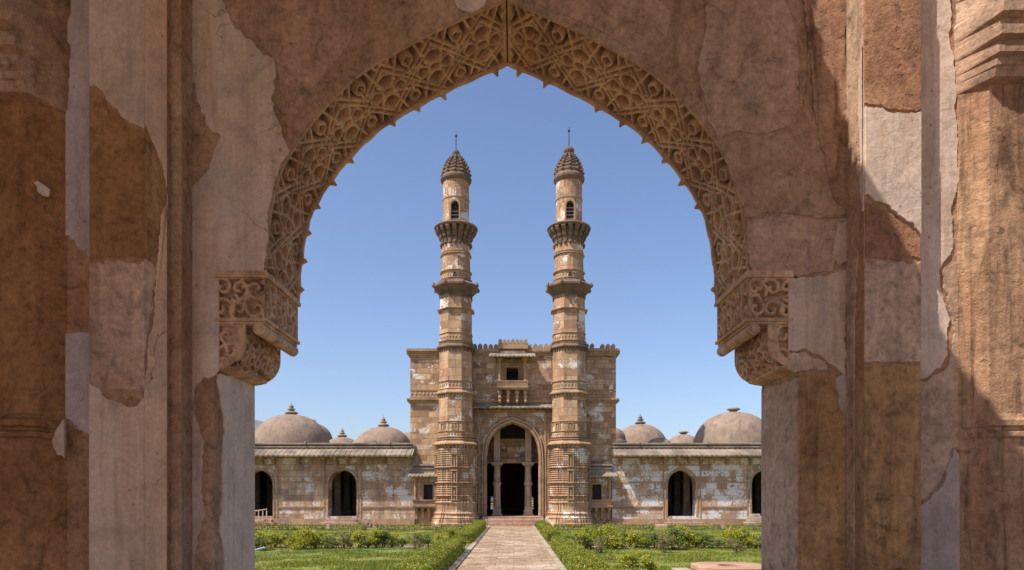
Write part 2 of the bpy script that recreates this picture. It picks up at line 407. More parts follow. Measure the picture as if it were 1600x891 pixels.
for a, b in ((638, 690), (911, 965)):
    mb = MB()
    course(mb, px(a), px(b), Yb, Z(556, Yb), Z(546, Yb), .35)
    course(mb, px(a), px(b), Yb, Z(629, Yb), Z(623, Yb), .30)
    carved_band(mb, px(641), px(690), Yb, Z(622, Yb), Z(608.5, Yb)) if a < 700 else carved_band(mb, px(911), px(962), Yb, Z(622, Yb), Z(608.5, Yb))
    mb.box(px(a+3), px(b-3), Yb-.06, Yb+.02, Z(562, Yb), Z(559.5, Yb))
    mb.build('cornice', M_trim, mosque)
mb = MB()
course(mb, px(736), px(866), Yb, Z(556, Yb), Z(546.5, Yb), .25)
carved_band(mb, px(738), px(780), Yb, Z(621, Yb), Z(609, Yb)); carved_band(mb, px(823), px(864), Yb, Z(621, Yb), Z(609, Yb))
mb.box(px(738), px(864), Yb-.07, Yb+.02, Z(606.5, Yb), Z(604.5, Yb))
mb.box(px(738), px(864), Yb-.10, Yb+.02, Z(629, Yb), Z(626, Yb))
mb.build('cornice', M_trim, mosque)
# side returns of the cornices
mb = MB()
for xx, s in ((px(641), -1), (px(962.5), 1)):
    for za, zb, p in ((Z(552, Yb), Z(546, Yb), .33), (Z(627, Yb), Z(623, Yb), .28)):
        mb.box(min(xx+s*.002, xx+s*p), max(xx+s*.002, xx+s*p), Yb+.052, 59.2, za, zb)
mb.build('side_cornice', M_trim, mosque)
# merlons
def merlons(mb, x0, x1, y0, y1, z0, wd, h, skip=()):
    n = int(round((x1-x0)/wd)); st = (x1-x0)/n
    mb.box(x0, x1, y0+.04, y1-.04, z0-.02, z0+h*.22)
    for i in range(n):
        if i in skip: continue
        c = x0+(i+.5)*st; a = st*.44; b = h
        jz = random.uniform(-.03, .03); jx = random.uniform(-.015, .015)
        c += jx; b = h+jz
        mb.prism([(c-a*.7, z0+.02), (c+a*.7, z0+.02), (c+a*.72, z0+b*.3), (c+a, z0+b*.5), (c+a*.88, z0+b*.75), (c+a*.4, z0+b*.93), (c, z0+b*1.04), (c-a*.4, z0+b*.93), (c-a*.88, z0+b*.75), (c-a, z0+b*.5), (c-a*.72, z0+b*.3)], y0, y1)
mb = MB()
merlons(mb, px(738), px(779), Yb-.05, Yb+.25, Z(546.4, Yb), .40, .47)
merlons(mb, px(824), px(866), Yb-.05, Yb+.25, Z(546.4, Yb), .40, .47)
merlons(mb, px(913), px(962), Yb-.05, Yb+.25, Z(546, Yb), .42, .45, skip=(2,))
mb.box(px(778), px(825), Yb-.55, Yb+.3, Z(547, Yb), Z(541.5, Yb))
mb.box(px(780), px(823), Yb-.50, Yb+.3, Z(541.5, Yb)+.002, Z(540, Yb))
merlons(mb, px(778.5), px(824.5), Yb-.5, Yb-.2, Z(540, Yb), .36, .42)
mb.build('parapet', M_trim, mosque)
# sloping stone eave (chajja)
def eave(mb, x0, x1, ywall, proj, zin, zout, th=.14, rib=.36, ends=.0):
    mb.prism_x([(ywall, zin), (ywall, zin-th), (ywall-proj, zout-th*.7), (ywall-proj, zout)], x0, x1)
    x = x0+.1
    while x < x1-.1:
        rr = random.uniform(.012, .03)
        mb.prism_x([(ywall-.02, zin+.001+rr), (ywall-.02, zin-.02), (ywall-proj-.03, zout-.02-.03*random.random()), (ywall-proj-.03, zout+rr)], x, x+.09+random.uniform(0,.04)); x += rib*random.uniform(.92, 1.08)
def pendant(mb, x, y, ztop_, h, w_=.22, proj=.3):
    a = w_/2
    mb.prism_x([(y+.02, ztop_), (y-proj, ztop_), (y-proj, ztop_-h*.22), (y-proj*.55, ztop_-h*.45), (y-proj*.5, ztop_-h*.8), (y-proj*.2, ztop_-h), (y+.02, ztop_-h)], x-a, x+a)
    mb.loft(ngon(8), [(.02, ztop_-h*1.05), (a*.9, ztop_-h*.86), (a*.6, ztop_-h*.7), (a*1.05, ztop_-h*.55), (a*.7, ztop_-h*.45)], x, y-proj*.42)
mb = MB()
eave(mb, px(738.5), px(864), Yb, .75, Z(630.5, Yb), Z(636.5, 54.4), .12)
mb.build('portal_eave', M_eave, mosque)
mb = MB()
for i in range(11): pendant(mb, px(746+11*i), Yb, Z(635, Yb), .42, .18, .35)
carved_band(mb, px(739), px(864), Yb, Z(639, Yb)-.36, Z(639, Yb)-.08, .25, .04)
mb.build('eave_brackets', M_trim, mosque)
# portal frame, archivolt, roundels
mb = MB()
arch_band(mb, pc, phw+.03, psp, pap+.03, .16, Yb-.14, Yb+.01, zfl)
arch_band(mb, pc, phw+.26, psp, pap+.27, .10, Yb-.20, Yb+.01, zfl)
arch_band(mb, pc, phw+.50, psp, pap+.55, .06, Yb-.09, Yb+.01, zfl)
for a in (748.5, 852): mb.box(px(a)-.07, px(a)+.07, Yb-.12, Yb+.01, zfl-.1, Z(643, Yb))
mb.box(px(748.5)-.07, px(852)+.07, Yb-.12, Yb+.01, Z(643, Yb)+.001, Z(641, Yb))
for a in (744.5, 856.5): mb.box(px(a)-.05, px(a)+.05, Yb-.08, Yb+.01, zfl-.1, Z(640, Yb))
mb.build('portal_archivolt', M_trim, mosque)
for a in (758.5, 842.5):
    mb = MB()
    pr = []
    n = 20; xc, zc = px(a), Z(657.5, Yb)
    for r, y in ((.27, Yb), (.27, Yb-.08), (.2, Yb-.12), (.15, Yb-.07), (.08, Yb-.13), (0.01, Yb-.15)):
        pr.append([(xc+r*math.cos(2*math.pi*i/n)*(1+.08*(i%2)), y, zc+r*math.sin(2*math.pi*i/n)*(1+.08*(i%2))) for i in range(n)])
    vs = sum(pr, []); fs = [(k*n+i, k*n+(i+1)%n, (k+1)*n+(i+1)%n, (k+1)*n+i) for k in range(5) for i in range(n)] + [tuple(5*n+i for i in range(n))]
    mb.add(vs, fs).build('rosette', M_trim, mosque)
# oriel over the portal
ori = MB()
yo = Yb-.95
ori.box(X(777.5, yo), X(824.5, yo), yo, Yb+.01, Z(608, yo), Z(595.5, yo))
orl = ori.build('oriel_window', M_trim, mosque)
mb = MB()
course(mb, X(777, yo), X(825, yo), yo, Z(598, yo), Z(595, yo), .08); course(mb, X(777, yo), X(825, yo), yo, Z(608.5, yo), Z(604, yo), .12)
for i in range(17): 
    xx = X(778.5+45*i/16, yo); mb.box(xx-.035, xx+.035, yo-.05, yo+.01, Z(604, yo)+.002, Z(598, yo)-.002)
mb.build('balustrade', M_trim, orl)
for a in (780.8, 820.6):
    mb = MB(); xx = X(a, yo)
    mb.loft(OCT, [(.15, Z(595, yo)), (.15, Z(593, yo)), (.10, Z(592, yo)), (.10, Z(566, yo)), (.15, Z(565, yo)), (.13, Z(563.5, yo)), (.24, Z(560, yo)), (.24, Z(557, yo))], xx, yo+.18)
    mb.build('pillar', M_trim, orl)
mb = MB()
eave(mb, X(764, yo-.5), X(836.5, yo-.5), yo+.2, .75, Z(551.5, yo), Z(556, yo-.5), .12, .3)
mb.box(X(778, yo), X(824, yo), yo, Yb, Z(557, yo), Z(551.5, yo)); mb.box(X(782, yo), X(820, yo), yo+.15, Yb, Z(551.5, yo)+.002, Z(548, yo))
mb.box(X(770, yo), X(830, yo), yo+.2, Yb, Z(554, yo), Z(551, yo)-.01)
mb.build('eave', M_eave, orl)
mb = MB()
for d, p in ((0.0, .06), (.14, .12), (.26, .18)):
    a = whw+d
    for s in (-1, 1): 
        x1_, x2_ = wx+s*(a+.002), wx+s*(a+.11); mb.box(min(x1_, x2_), max(x1_, x2_), Yb-p, Yb+.01, wz0, wz1+d)
    mb.box(wx-a-.11, wx+a+.11, Yb-p, Yb+.01, wz1+d+.003, wz1+d+.11)
mb.box(wx-whw-.5, wx+whw+.5, Yb-.3, Yb+.01, wz1+.42, wz1+.52)
mb.build('window_frame', M_trim, orl)
for a in (781, 794, 808, 821.2):
    mb = MB(); xx = X(a, yo+.2); h = .95
    zt = Z(608.6, yo)
    mb.prism_x([(Yb+.01, zt), (yo+.15, zt), (yo+.12, zt-.2), (yo+.25, zt-.42), (yo+.22, zt-.7), (yo+.5, zt-.95), (yo+.6, zt-1.0), (Yb+.01, zt-1.0)], xx-.11, xx+.11)
    mb.loft(OCT, [(.02, zt-1.08), (.13, zt-.9), (.09, zt-.75), (.16, zt-.6), (.10, zt-.42), (.17, zt-.22), (.17, zt-.02)], xx, yo+.3)
    mb.build('bracket', M_trim, orl)
# timber slats inside the window
mb = MB()
for k in range(3): mb.box(wx-whw, wx+whw, Yb+.45, Yb+.5, wz0+.22+.27*k, wz0+.27+.27*k)
mb.build('window_slats', M_iron_shade, orl)
# side oriels flanking the minarets
def side_oriel(c, s):
    yo = 55.1-.75
    u = lambda p: X(c + s*p, yo)
    def bx(m_, a, b, y0, y1, z0, z1): m_.box(min(u(a), u(b)), max(u(a), u(b)), y0, y1, z0, z1)
    mb = MB(); bx(mb, -19, 20, yo, Yb+.01, Z(793, yo), Z(781, yo)); 
    root = mb.build('side_oriel', M_trim, mosque)
    mb = MB(); dk = (-3.5, 11)
    bx(mb, -18, dk[0]-.1, yo+.25, Yb, Z(781, yo)+.002, Z(744, yo)); bx(mb, dk[1]+.1, 19, yo+.25, Yb, Z(781, yo)+.002, Z(744, yo))
    bx(mb, dk[0]-.1, dk[1]+.1, yo+.25, Yb, Z(757, yo), Z(744, yo)); mb.build('oriel_wall', M_fac, root)
    mb = MB(); bx(mb, dk[0]-2.4, dk[0], yo+.17, yo+.26, Z(781, yo), Z(757, yo)); bx(mb, dk[1], dk[1]+2.4, yo+.17, yo+.26, Z(781, yo), Z(757, yo)); bx(mb, dk[0]-2.4, dk[1]+2.4, yo+.17, yo+.26, Z(757, yo)+.002, Z(754.5, yo))
    mb.build('window_frame', M_trim, root)
    mb = MB(); bx(mb, dk[0]-.1, dk[1]+.1, Yb-.12, Yb-.05, Z(781, yo)+.003, Z(757, yo)); mb.build('window_shade_plate', M_iron_shade, root)  # near-black plate painting the shade inside the window
    for q in (-16, 16):
        mb = MB(); mb.loft(OCT, [(.14, Z(781, yo)+.002), (.14, Z(778, yo)), (.10, Z(777, yo)), (.10, Z(752, yo)), (.15, Z(750, yo)), (.2, Z(746, yo)), (.2, Z(743, yo))], u(q), yo+.14); mb.build('pillar', M_trim, root)
    mb = MB(); a, b = sorted((u(-26), u(22)))
    eave(mb, a, b, yo+.2, .7, Z(737, yo), Z(744, yo-.45), .12, .3)
    bx(mb, -20, 21, yo, Yb, Z(743, yo), Z(737, yo)); bx(mb, -19, 21, yo-.05, Yb, Z(733, yo), Z(730.5, yo)); bx(mb, -17, 21, yo+.02, Yb, Z(737, yo)+.002, Z(733, yo)-.002); bx(mb, -20, 21, yo-.12, Yb, Z(728, yo), Z(725, yo)); bx(mb, -18, 21, yo+.1, Yb, Z(730.5, yo)+.002, Z(728, yo)-.002)
    mb.build('roof', M_eave, root)
    mb = MB(); a, b = sorted((u(-20), u(21))); course(mb, a, b, yo, Z(784, yo), Z(781, yo), .1); course(mb, a, b, yo, Z(794, yo), Z(790, yo), .1); mb.build('balustrade', M_trim, root)
    for q in (-15, -5, 5, 15):
        mb = MB(); pendant(mb, u(q), Yb-.0, Z(794, yo), .95, .22, .66); mb.build('bracket', M_trim, root)
    mb = MB(); n = 14; xs = [u(-17+34*i/n) for i in range(n+1)]
    poly = [(xs[i], Z(806 + 15*math.sin(math.pi*i/n), Yb)) for i in range(n+1)]
    poly = poly + [(xs[-1], Z(794, Yb)), (xs[0], Z(794, Yb))]
    mb.prism(poly, Yb-.18, Yb+.01); mb.build('apron', M_trim, root)
side_oriel(664.5, 1); side_oriel(937, -1)
# vestibule behind the arch
mb = MB()
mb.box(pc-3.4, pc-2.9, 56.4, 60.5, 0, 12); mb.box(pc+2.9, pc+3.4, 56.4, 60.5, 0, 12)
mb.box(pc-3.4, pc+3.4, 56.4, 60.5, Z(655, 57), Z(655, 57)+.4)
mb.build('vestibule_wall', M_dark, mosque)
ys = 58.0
mb = MB(); mb.box(pc-2.89, pc+2.89, 58.52, 58.59, zroof-.5, Z(655, 57)); mb.build('dark_void_sheet', M_iron_shade, mosque)  # dark sheet standing in for the shaded void above the screen
mb = MB()
mb.box(pc-2.9, pc+2.9, ys, ys+.5, Z(718, ys), Z(686, ys))
mb.build('screen_wall', M_fac, mosque)
mb = MB()
mb.box(pc-2.9, pc+2.9, ys-.3, ys+.6, Z(724, ys), Z(718, ys)-.002); mb.box(pc-2.9, pc+2.9, ys-.15, ys-.001, Z(710, ys), Z(707, ys)); mb.box(pc-2.9, pc+2.9, ys-.15, ys-.001, Z(690, ys), Z(686, ys))
mb.build('lintel', M_trim, mosque)
for a in (776.6, 825.2):
    mb = MB(); yc = 57.0; xx = X(a, yc); h = lambda p: Z(p, yc)
    mb.loft(ngon(4, math.pi/4), [(.44, zfl), (.44, h(804)), (.36, h(803)), (.36, h(798)), (.30, h(796)), (.30, h(792))], xx, yc)
    mb.loft(OCT, [(.29, h(792)+.001), (.27, h(760)), (.33, h(758)), (.36, h(755)), (.30, h(753))], xx, yc)
    mb.loft(ngon(12), [(.27, h(753)+.001), (.25, h(731)), (.33, h(729)), (.3, h(728))], xx, yc)
    mb.loft(ngon(4, math.pi/4), [(.36, h(728)+.001), (.52, h(724.5)), (.52, h(723)), (.26, h(722.5)), (.26, h(662))], xx, yc)
    mb.build('entrance_pillar', M_col, mosque)
# steps
mb = MB()
mb.box(X(754, 54), X(849, 54), 53.95, 56.4, 0, zfl-.005)
mb.box(X(758, 54), X(845, 54), 53.6, 53.95, 0, .53); mb.box(X(764, 54), X(836, 54), 53.25, 53.6, 0, .28)
mb.build('entrance_steps', M_step, mosque, bevel=.02)
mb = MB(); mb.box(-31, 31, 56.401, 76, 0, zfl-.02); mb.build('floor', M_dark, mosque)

# ---- wings
Yw = 54.98
def wing(s, mat):
    w_ = lambda p: X(p, Yw)
    name = 'wing_wall'
    if s < 0: x0, x1 = -30.0, w_(648); cs = [535 - 131*k for k in range(4)]
    else: x0, x1 = w_(956.5), 30.0; cs = [1065.5 + 131*k for k in range(4)]
    hw = 22/F*Yw
    ops = []
    for c in cs:
        if x0+2 < w_(c) < x1-1: ops.append((w_(c), hw, zfl, Z(764, Yw), Z(735, Yw)))
    mb = MB(); arch_wall(mb, x0, x1, 0, zroof+.15, Yw, Yw+1.15, ops); mb.build(name, mat, mosque, fixn=False)
    mb = MB()
    for c, h_, zb, zs, za in ops:
        arch_band(mb, c, h_+.02, zs, za+.02, .14, Yw-.05, Yw+.01, zfl)
        for q in (-1, 1):
            mb.box(c+q*(h_+.35)-.05, c+q*(h_+.35)+.05, Yw-.05, Yw+.01, .3, Z(728, Yw))
        mb.box(c-h_-.40, c+h_+.40, Yw-.05, Yw+.01, Z(728, Yw)+.002, Z(726.5, Yw))
    # string courses, broken at the arches
    spans = []; cur = x0
    for o_ in sorted(ops): spans.append((cur, o_[0]-o_[1]-.42)); cur = o_[0]+o_[1]+.42
    spans.append((cur, x1))
    for a, b in spans:
        mb.box(a, b, Yw-.045, Yw+.01, Z(755, Yw), Z(752.5, Yw)); mb.box(a, b, Yw-.08, Yw+.01, Z(793.3, Yw), Z(791, Yw)); mb.box(a, b, Yw-.05, Yw+.01, Z(795.5, Yw), Z(794.2, Yw))
    mb.box(x0, x1, Yw-.16, Yw+.01, .02, .34); mb.box(x0, x1, Yw-.09, Yw+.01, .342, .55)
    mb.build('wing_moulding', M_trim, mosque)
    # sill steps under each doorway
    for c, h_, zb, zs, za in ops:
        mb = MB(); mb.box(c-h_-.35, c+h_+.35, Yw-.9, Yw-.17, 0, .28); mb.box(c-h_-.1, c+h_+.1, Yw-.55, Yw-.165, .281, .52)
        mb.build('door_step', M_step, mosque, bevel=.02)
    mb = MB(); x = min(x0, x1)+.4
    eave(mb, x0, x1, Yw, 1.25, Z(700, Yw), Z(711.5, Yw-1.25)+.02, .16, .40)
    mb.build('wing_eave', M_eave, mosque)
    mb = MB()
    mb.box(x0, x1-.2 if s < 0 else x1, Yw-.25, Yw+1.1, Z(700, Yw), Z(697.5, Yw)); mb.box(x0, x1, Yw-.05, Yw+1.1, Z(697.5, Yw)+.002, Z(695.3, Yw)); mb.box(x0, x1-.2 if s < 0 else x1, Yw-.30, Yw+1.1, Z(695.3, Yw)+.002, Z(692.6, Yw))
    x = x0+2
    while x < x1-1: mb.box(x, x+.18, Yw-.38, Yw-.1, Z(695, Yw), Z(690.5, Yw)); x += random.uniform(4.5, 7)
    mb.build('wing_parapet', M_eave, mosque, bevel=.02)
    mb = MB()
    offs = [0, 19, 58, 97, 115, 134, 153, 191, 231] if s < 0 else [969, 1004, 1039, 1058, 1077, 1095, 1135, 1172, 1200]
    ps = [409+o_ for o_ in offs] if s < 0 else offs
    ps = ps + ([409-28-38*k for k in range(5)] if s < 0 else [1230+38*k for k in range(5)])
    for p in ps: pendant(mb, w_(p), Yw, Z(712, Yw), .75, .24, .45)
    mb.box(x0, x1, Yw-.04, Yw+.01, Z(716, Yw), Z(712, Yw))
    mb.build('eave_brackets', M_trim, mosque)
wing(-1, M_wingL); wing(1, M_wingR)
# roofs, outer walls, qibla wall with small lattice windows
mb = MB()
mb.box(-30, px(641)-.002, 56.13, 75, zroof-.3, zroof+.1); mb.box(px(962.5)+.002, 30, 56.13, 75, zroof-.3, zroof+.1)
mb.box(px(641), px(962.5), 59.2, 75, zroof-.3, zroof+.1)
mb.build('roof_slab', M_dome, mosque)
mb = MB()
qx = [X(768.5, 75), X(831.5, 75)]
arch_wall(mb, -30, 30, 0, zroof-.3, 75, 76, [(q, .16, 1.0, 2.2, 2.4) for q in qx] + [(q, .5, 1.2, 2.6, 3.1) for q in (-14, 14)])
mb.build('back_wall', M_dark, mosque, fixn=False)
for q in qx:
    mb = MB()
    for k in range(7): mb.box(q-.16, q+.16, 75.1, 75.25, 1.1+.19*k, 1.18+.19*k)
    mb.build('window_lattice', M_dark, mosque)
for a, b in ((-30.8, -30), (30, 30.8)):
    mb = MB(); mb.box(a, b, Yw, 76, 0, zroof); mb.build('end_wall', M_wingL, mosque)
mb = MB()
mb.loft(ngon(4, math.pi/4), [(.36, 0), (.36, .35), (.30, .4), (.30, .9), (.26, .95), (.26, 2.9), (.32, 3.0), (.26, 3.1), (.25, 4.4), (.33, 4.5), (.48, 4.85), (.48, 5.0)], 0, 0)
pr = mb.build('column', M_col, None); first = True
for yy in (58.9, 62.2, 65.6, 69.2):
    for xx in (-26.5, -23.4, -20.0, -17.8, -15.2, -11.8, -8.6, -5.4, 5.2, 8.4, 11.6, 14.85, 17.6, 20.2, 23.4, 26.4):
        c = pr if first else pr.copy()
        if not first: COL.objects.link(c)
        first = False; c.parent = mosque; c.location = (xx, yy-55, zfl-.02)
        c.rotation_euler.z = random.uniform(-.02, .02)
# domes
def dome(pxc, top, Yd, rad, fin, hgt=None, flat=False):
    cx = X(pxc, Yd); zt = Z(top, Yd); zb = zroof+.1; 
    if rad*1.05 < zt-zb: zb2 = zt - rad*.98
    else: zb2 = zb
    H = zt-zb2
    prof = [(rad*1.06, zb), (rad*1.06, max(zb2, zb+.05)-.0), (rad*1.0, max(zb2, zb+.05)+.06)]
    n = 14
    for i in range(1, n+1):
        t = i/n*math.pi/2; prof.append((max(rad*math.cos(t)**.92, .01) if i < n else .02, zb2+.06+(H-.06)*math.sin(t)**.96))
    mb = MB(); mb.loft(ngon(48), prof, cx, Yd); d = mb.build('dome', M_dome, mosque, smooth=True, uv=False)
    if fin:
        k = (Z(top-fin, Yd)-zt)
        mb = MB()
        if flat: pf = [(k*.5, zt-.05), (k*.8, zt+k*.25), (k*1.25, zt+k*.45), (k*1.25, zt+k*.6), (k*.8, zt+k*.85), (.02, zt+k)]
        else: pf = [(k*.25, zt-.05), (k*.48, zt+k*.08), (k*.50, zt+k*.16), (k*.3, zt+k*.24), (k*.18, zt+k*.3), (k*.30, zt+k*.38), (k*.30, zt+k*.44), (k*.12, zt+k*.52), (k*.2, zt+k*.60), (k*.16, zt+k*.68), (k*.06, zt+k*.78), (.01, zt+k)]
        mb.loft(ngon(16), pf, cx, Yd); mb.build('finial', M_eave, d, smooth=True, uv=False)
dome(455, 648, 62, 3.45, 20); dome(534.5, 683, 66, 1.75, 15); dome(599, 667, 62, 2.55, 18); dome(571, 684, 58.2, 1.15, 0)
dome(646, 674, 64, 1.5, 0); dome(486, 661, 70, 2.2, 6, flat=True); dome(330, 662, 62, 2.6, 18); dome(250, 648, 62, 3.4, 18)
dome(1000.5, 663, 68, 2.7, 17); dome(1030, 684, 58.2, 1.05, 0); dome(1068, 679, 65, 1.75, 6, flat=True); dome(1146, 644, 62, 3.6, 8, flat=True)
dome(956, 668, 64, 1.3, 0); dome(1270, 663, 62, 2.6, 17); dome(1350, 648, 62, 3.4, 18)

# ---- minarets
Ym = 54.35
def redented(n=8, a=.13):
    out = []
    base = ngon(n, math.pi/8)
    for i in range(n):
        p = Vector(base[i]); q = Vector(base[(i+1) % n]); nrm = ((p+q)/2).normalized()
        for t, o_ in ((0, 0), (.16, 0), (.16, .05), (.30, .05), (.30, .10), (.70, .10), (.70, .05), (.84, .05), (.84, 0)):
            c = p.lerp(q, t)*.97 + nrm*o_; out.append((c.x, c.y))
    return out
def minaret(pxc, tall):
    cx = X(pxc, Ym); s = Ym/F
    h = lambda p: Z(p, Ym); r = lambda p: p*s
    mb = MB()
    # heavily moulded base
    prof = [(r(37), 0), (r(37), h(817)), (r(35), h(816)), (r(35), h(811)), (r(33), h(810.5)), (r(34), h(808.5)), (r(31.5), h(806)), (r(31), h(803)), (r(32.5), h(802)), (r(30), h(799)), (r(29), h(796)), (r(29.5), h(787)), (r(31), h(786)), (r(31), h(784.5)), (r(28.5), h(783))]
    y = 783
    while y > 706:
        big = (abs(y-757) < 2 or abs(y-732) < 2 or abs(y-775) < 2)
        a = 31.5 if big else 29.3
        prof += [(r(28), h(y-.7)), (r(a), h(y-1.3)), (r(a), h(y-2.2)), (r(28.2), h(y-2.9))]; y -= 3.2 if not big else 4.2
    prof += [(r(28), h(702))]
    mb.loft(redented(), prof, cx, Ym)
    body = mb.build('minaret', M_min, mosque)
    # niches on the base faces
    mb = MB()
    for k in range(8):
        ang = -math.pi/2 + k*math.pi/4; nx, ny = math.cos(ang), math.sin(ang); tx, ty = -ny, nx
        if ny > .3 or k % 2: continue
        R_ = r(28)*1.11
        for (pa, pb) in ((731, 711), (756, 736), (782, 761)):
            for o1, o2, d1, d2, za, zb in ((-.24, -.15, 0, .12, pa-1, pb+1), (.15, .24, 0, .12, pa-1, pb+1), (-.26, .26, 0, .15, pb+1, pb-1), (-.26, .26, 0, .15, pa, pa-1.2), (-.06, .06, 0, .07, pa-1.2, pb+4)):
                vs = [(cx+nx*(R_+d)+tx*o_, Ym+ny*(R_+d)+ty*o_, h(z_)) for z_ in (za, zb) for o_, d in ((o1, d1), (o2, d1), (o2, d2), (o1, d2))]
                mb.add(vs, [(0,1,2,3),(4,5,6,7),(0,1,5,4),(1,2,6,5),(2,3,7,6),(3,0,4,7)])
    mb.build('niche_frames', M_trim, body)
    # shafts
    mb = MB()
    mb.loft(OCT, [(r(27.5), h(701)), (r(27.5), h(694)), (r(27), h(692)), (r(26.2), h(690)), (r(25.6), h(620)), (r(25.2), h(612)), (r(24.8), h(548)), (r(24.4), h(540)), (r(24), h(486)), (r(23.4), h(462)), (r(23), h(445))], cx, Ym)
    mb.build('shaft', M_min, body)
    mb = MB(); mb.loft(ngon(16, math.pi/16), [(r(22.4), h(445)+.002), (r(22), h(430)), (r(21.8), h(402)), (r(21.4), h(382)), (r(21), h(357))], cx, Ym); mb.build('shaft', M_min, body)
    # ring mouldings and carved friezes
    def ringbox(m_, plan, rr, z0, z1, proj): m_.loft(plan, [(rr, z0-.03), (rr+proj*.5, z0), (rr+proj, (z0+z1)/2), (rr+proj, z1), (rr, z1+.03)], cx, Ym)
    def facefrieze(m_, plan, rr, z0, z1, per, pr=.07):
        n = len(plan)
        for i in range(n):
            p = Vector(plan[i])*rr; q = Vector(plan[(i+1) % n])*rr; nm = ((p+q)/2).normalized()
            if nm.y > .5: continue
            zc = (z0+z1)/2; b = (z1-z0)/2*.85
            for k in range(per):
                c = p.lerp(q, (k+.5)/per); t = (q-p)/per*.42; e = c + nm*pr
                m_.add([(cx+(c-t).x, Ym+(c-t).y, zc), (cx+c.x, Ym+c.y, zc-b), (cx+(c+t).x, Ym+(c+t).y, zc), (cx+c.x, Ym+c.y, zc+b), (cx+e.x, Ym+e.y, zc)], [(0,1,4),(1,2,4),(2,3,4),(3,0,4)])
    mb = MB(); O16 = ngon(16, math.pi/16)
    for y0, plan, rr, pj in ((402, O16, 21.8, .12), (398, O16, 21.8, .05), (428.5, O16, 22, .14), (440.5, O16, 22.2, .14), (488, OCT, 24, .22), (525, OCT, 24.2, .07), (537, OCT, 24.4, .10), (599, OCT, 25, .08), (611, OCT, 25.2, .10), (661, OCT, 25.9, .08), (676, OCT, 26, .08), (685, OCT, 26.2, .14), (688.5, OCT, 26.6, .2)):
        ringbox(mb, plan, r(rr), h(y0+.9), h(y0-.7), pj)
    for y0, y1, plan, rr, per in ((536, 526, OCT, 24.2, 4), (610, 600, OCT, 25, 4), (684, 677, OCT, 26, 5), (439.5, 430, O16, 22, 2)):
        facefrieze(mb, plan, r(rr), h(y0), h(y1), per)
    for k in range(8):       # small framed niches at 662-676
        ang = -math.pi/2 + k*math.pi/4; nx, ny = math.cos(ang), math.sin(ang); tx, ty = -ny, nx
        if ny > .3: continue
        R_ = r(25.9)
        for o1, o2, d, za, zb in ((-.26, -.16, .08, 674, 664), (.16, .26, .08, 674, 664), (-.07, .07, .06, 673, 666), (-.26, .26, .1, 664, 662.8), (-.26, .26, .1, 675, 674)):
            vs = [(cx+nx*(R_+dd)+tx*o_, Ym+ny*(R_+dd)+ty*o_, h(z_)) for z_ in (za, zb) for o_, dd in ((o1, 0), (o2, 0), (o2, d), (o1, d))]
            mb.add(vs, [(0,1,2,3),(4,5,6,7),(0,1,5,4),(1,2,6,5),(2,3,7,6),(3,0,4,7)])
    mb.build('ring_moulding', M_trim, body)
    # projecting cornices with little corbels
    def cornice(y_top, y_edge, y_bot, r_in, r_out, plan, nb, nm='cornice'):
        m_ = MB()
        m_.loft(plan, [(r(r_in), h(y_bot)), (r(r_in+1.2), h(y_bot-.8)), (r(r_out)*.96, h(y_edge+1.2)), (r(r_out), h(y_edge+.8)), (r(r_out), h(y_edge-.6)), (r(r_in+1.5), h(y_top)), (r(r_in+1.5), h(y_top-1.2)), (r(r_in-.5), h(y_top-1.4))], cx, Ym)
        for i in range(nb):
            t = 2*math.pi*(i+.5)/nb
            ca, sa = math.cos(t), math.sin(t)
            # distance to polygon edge
            nn = len(plan); al = 2*math.pi/nn; ph = (t - (al/2 if nn == 8 else al/2)) ; 
            kk = 1/math.cos(((t - 0 + al/2) % al) - al/2) if nn < 20 else 1
            a = r(r_in)*kk; b = r(r_out)*kk*.93; w2 = .07
            vs = []
            for rr, zz in ((a-.02, y_bot+4), (a+.06, y_bot+4), (a+.10, y_bot+1.5), (b, y_edge+2.6), (b, y_edge+.9), (a-.02, y_edge+.9)):
                for sg in (-1, 1): vs.append((cx+ca*rr-sa*w2*sg, Ym+sa*rr+ca*w2*sg, h(zz)))
            m_.add(vs, [(0,2,4,6,8,10),(11,9,7,5,3,1)] + [(2*i_, 2*i_+1, (2*i_+3) % 12, (2*i_+2) % 12) for i_ in range(6)])
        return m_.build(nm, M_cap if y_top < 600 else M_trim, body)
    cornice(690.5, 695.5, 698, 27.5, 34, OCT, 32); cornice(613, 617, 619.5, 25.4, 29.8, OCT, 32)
    cornice(542, 546, 549, 24.6, 29, OCT, 32); 
    m_ = MB()      # sloping hood of the middle balcony
    m_.loft(OCT, [(r(23.4), h(465)), (r(24.4), h(462)), (r(32.3), h(454)), (r(34), h(452.5)), (r(34), h(450)), (r(27.5), h(445)), (r(25.2), h(444.5)), (r(25), h(442)), (r(22), h(441.5))], cx, Ym)
    for i in range(8):
        a = ngon(8, math.pi/8)[i]; m_.loft(ngon(4), [(.08, h(453.5)), (.12, h(450.5)), (.03, h(446))], cx+a[0]*r(33.3), Ym+a[1]*r(33.3))
    for i in range(8):
        p = Vector(OCT[i]); q = Vector(OCT[(i+1) % 8]); nm = ((p+q)/2).normalized()
        for k in range(6):
            c = p.lerp(q, (k+.5)/6); a_ = c*r(24); b_ = c*r(31.5)
            m_.add([(cx+a_.x+dx, Ym+a_.y+dy, h(zz)) for zz in (469, 462.5) for dx, dy in ((-.06,-.06),(.06,-.06),(.06,.06),(-.06,.06))], [(0,1,2,3),(4,5,6,7),(0,1,5,4),(1,2,6,5),(2,3,7,6),(3,0,4,7)])
    m_.build('cornice', M_cap, body)
    # upper balcony carried on deep fins
    m_ = MB(); nb = 18
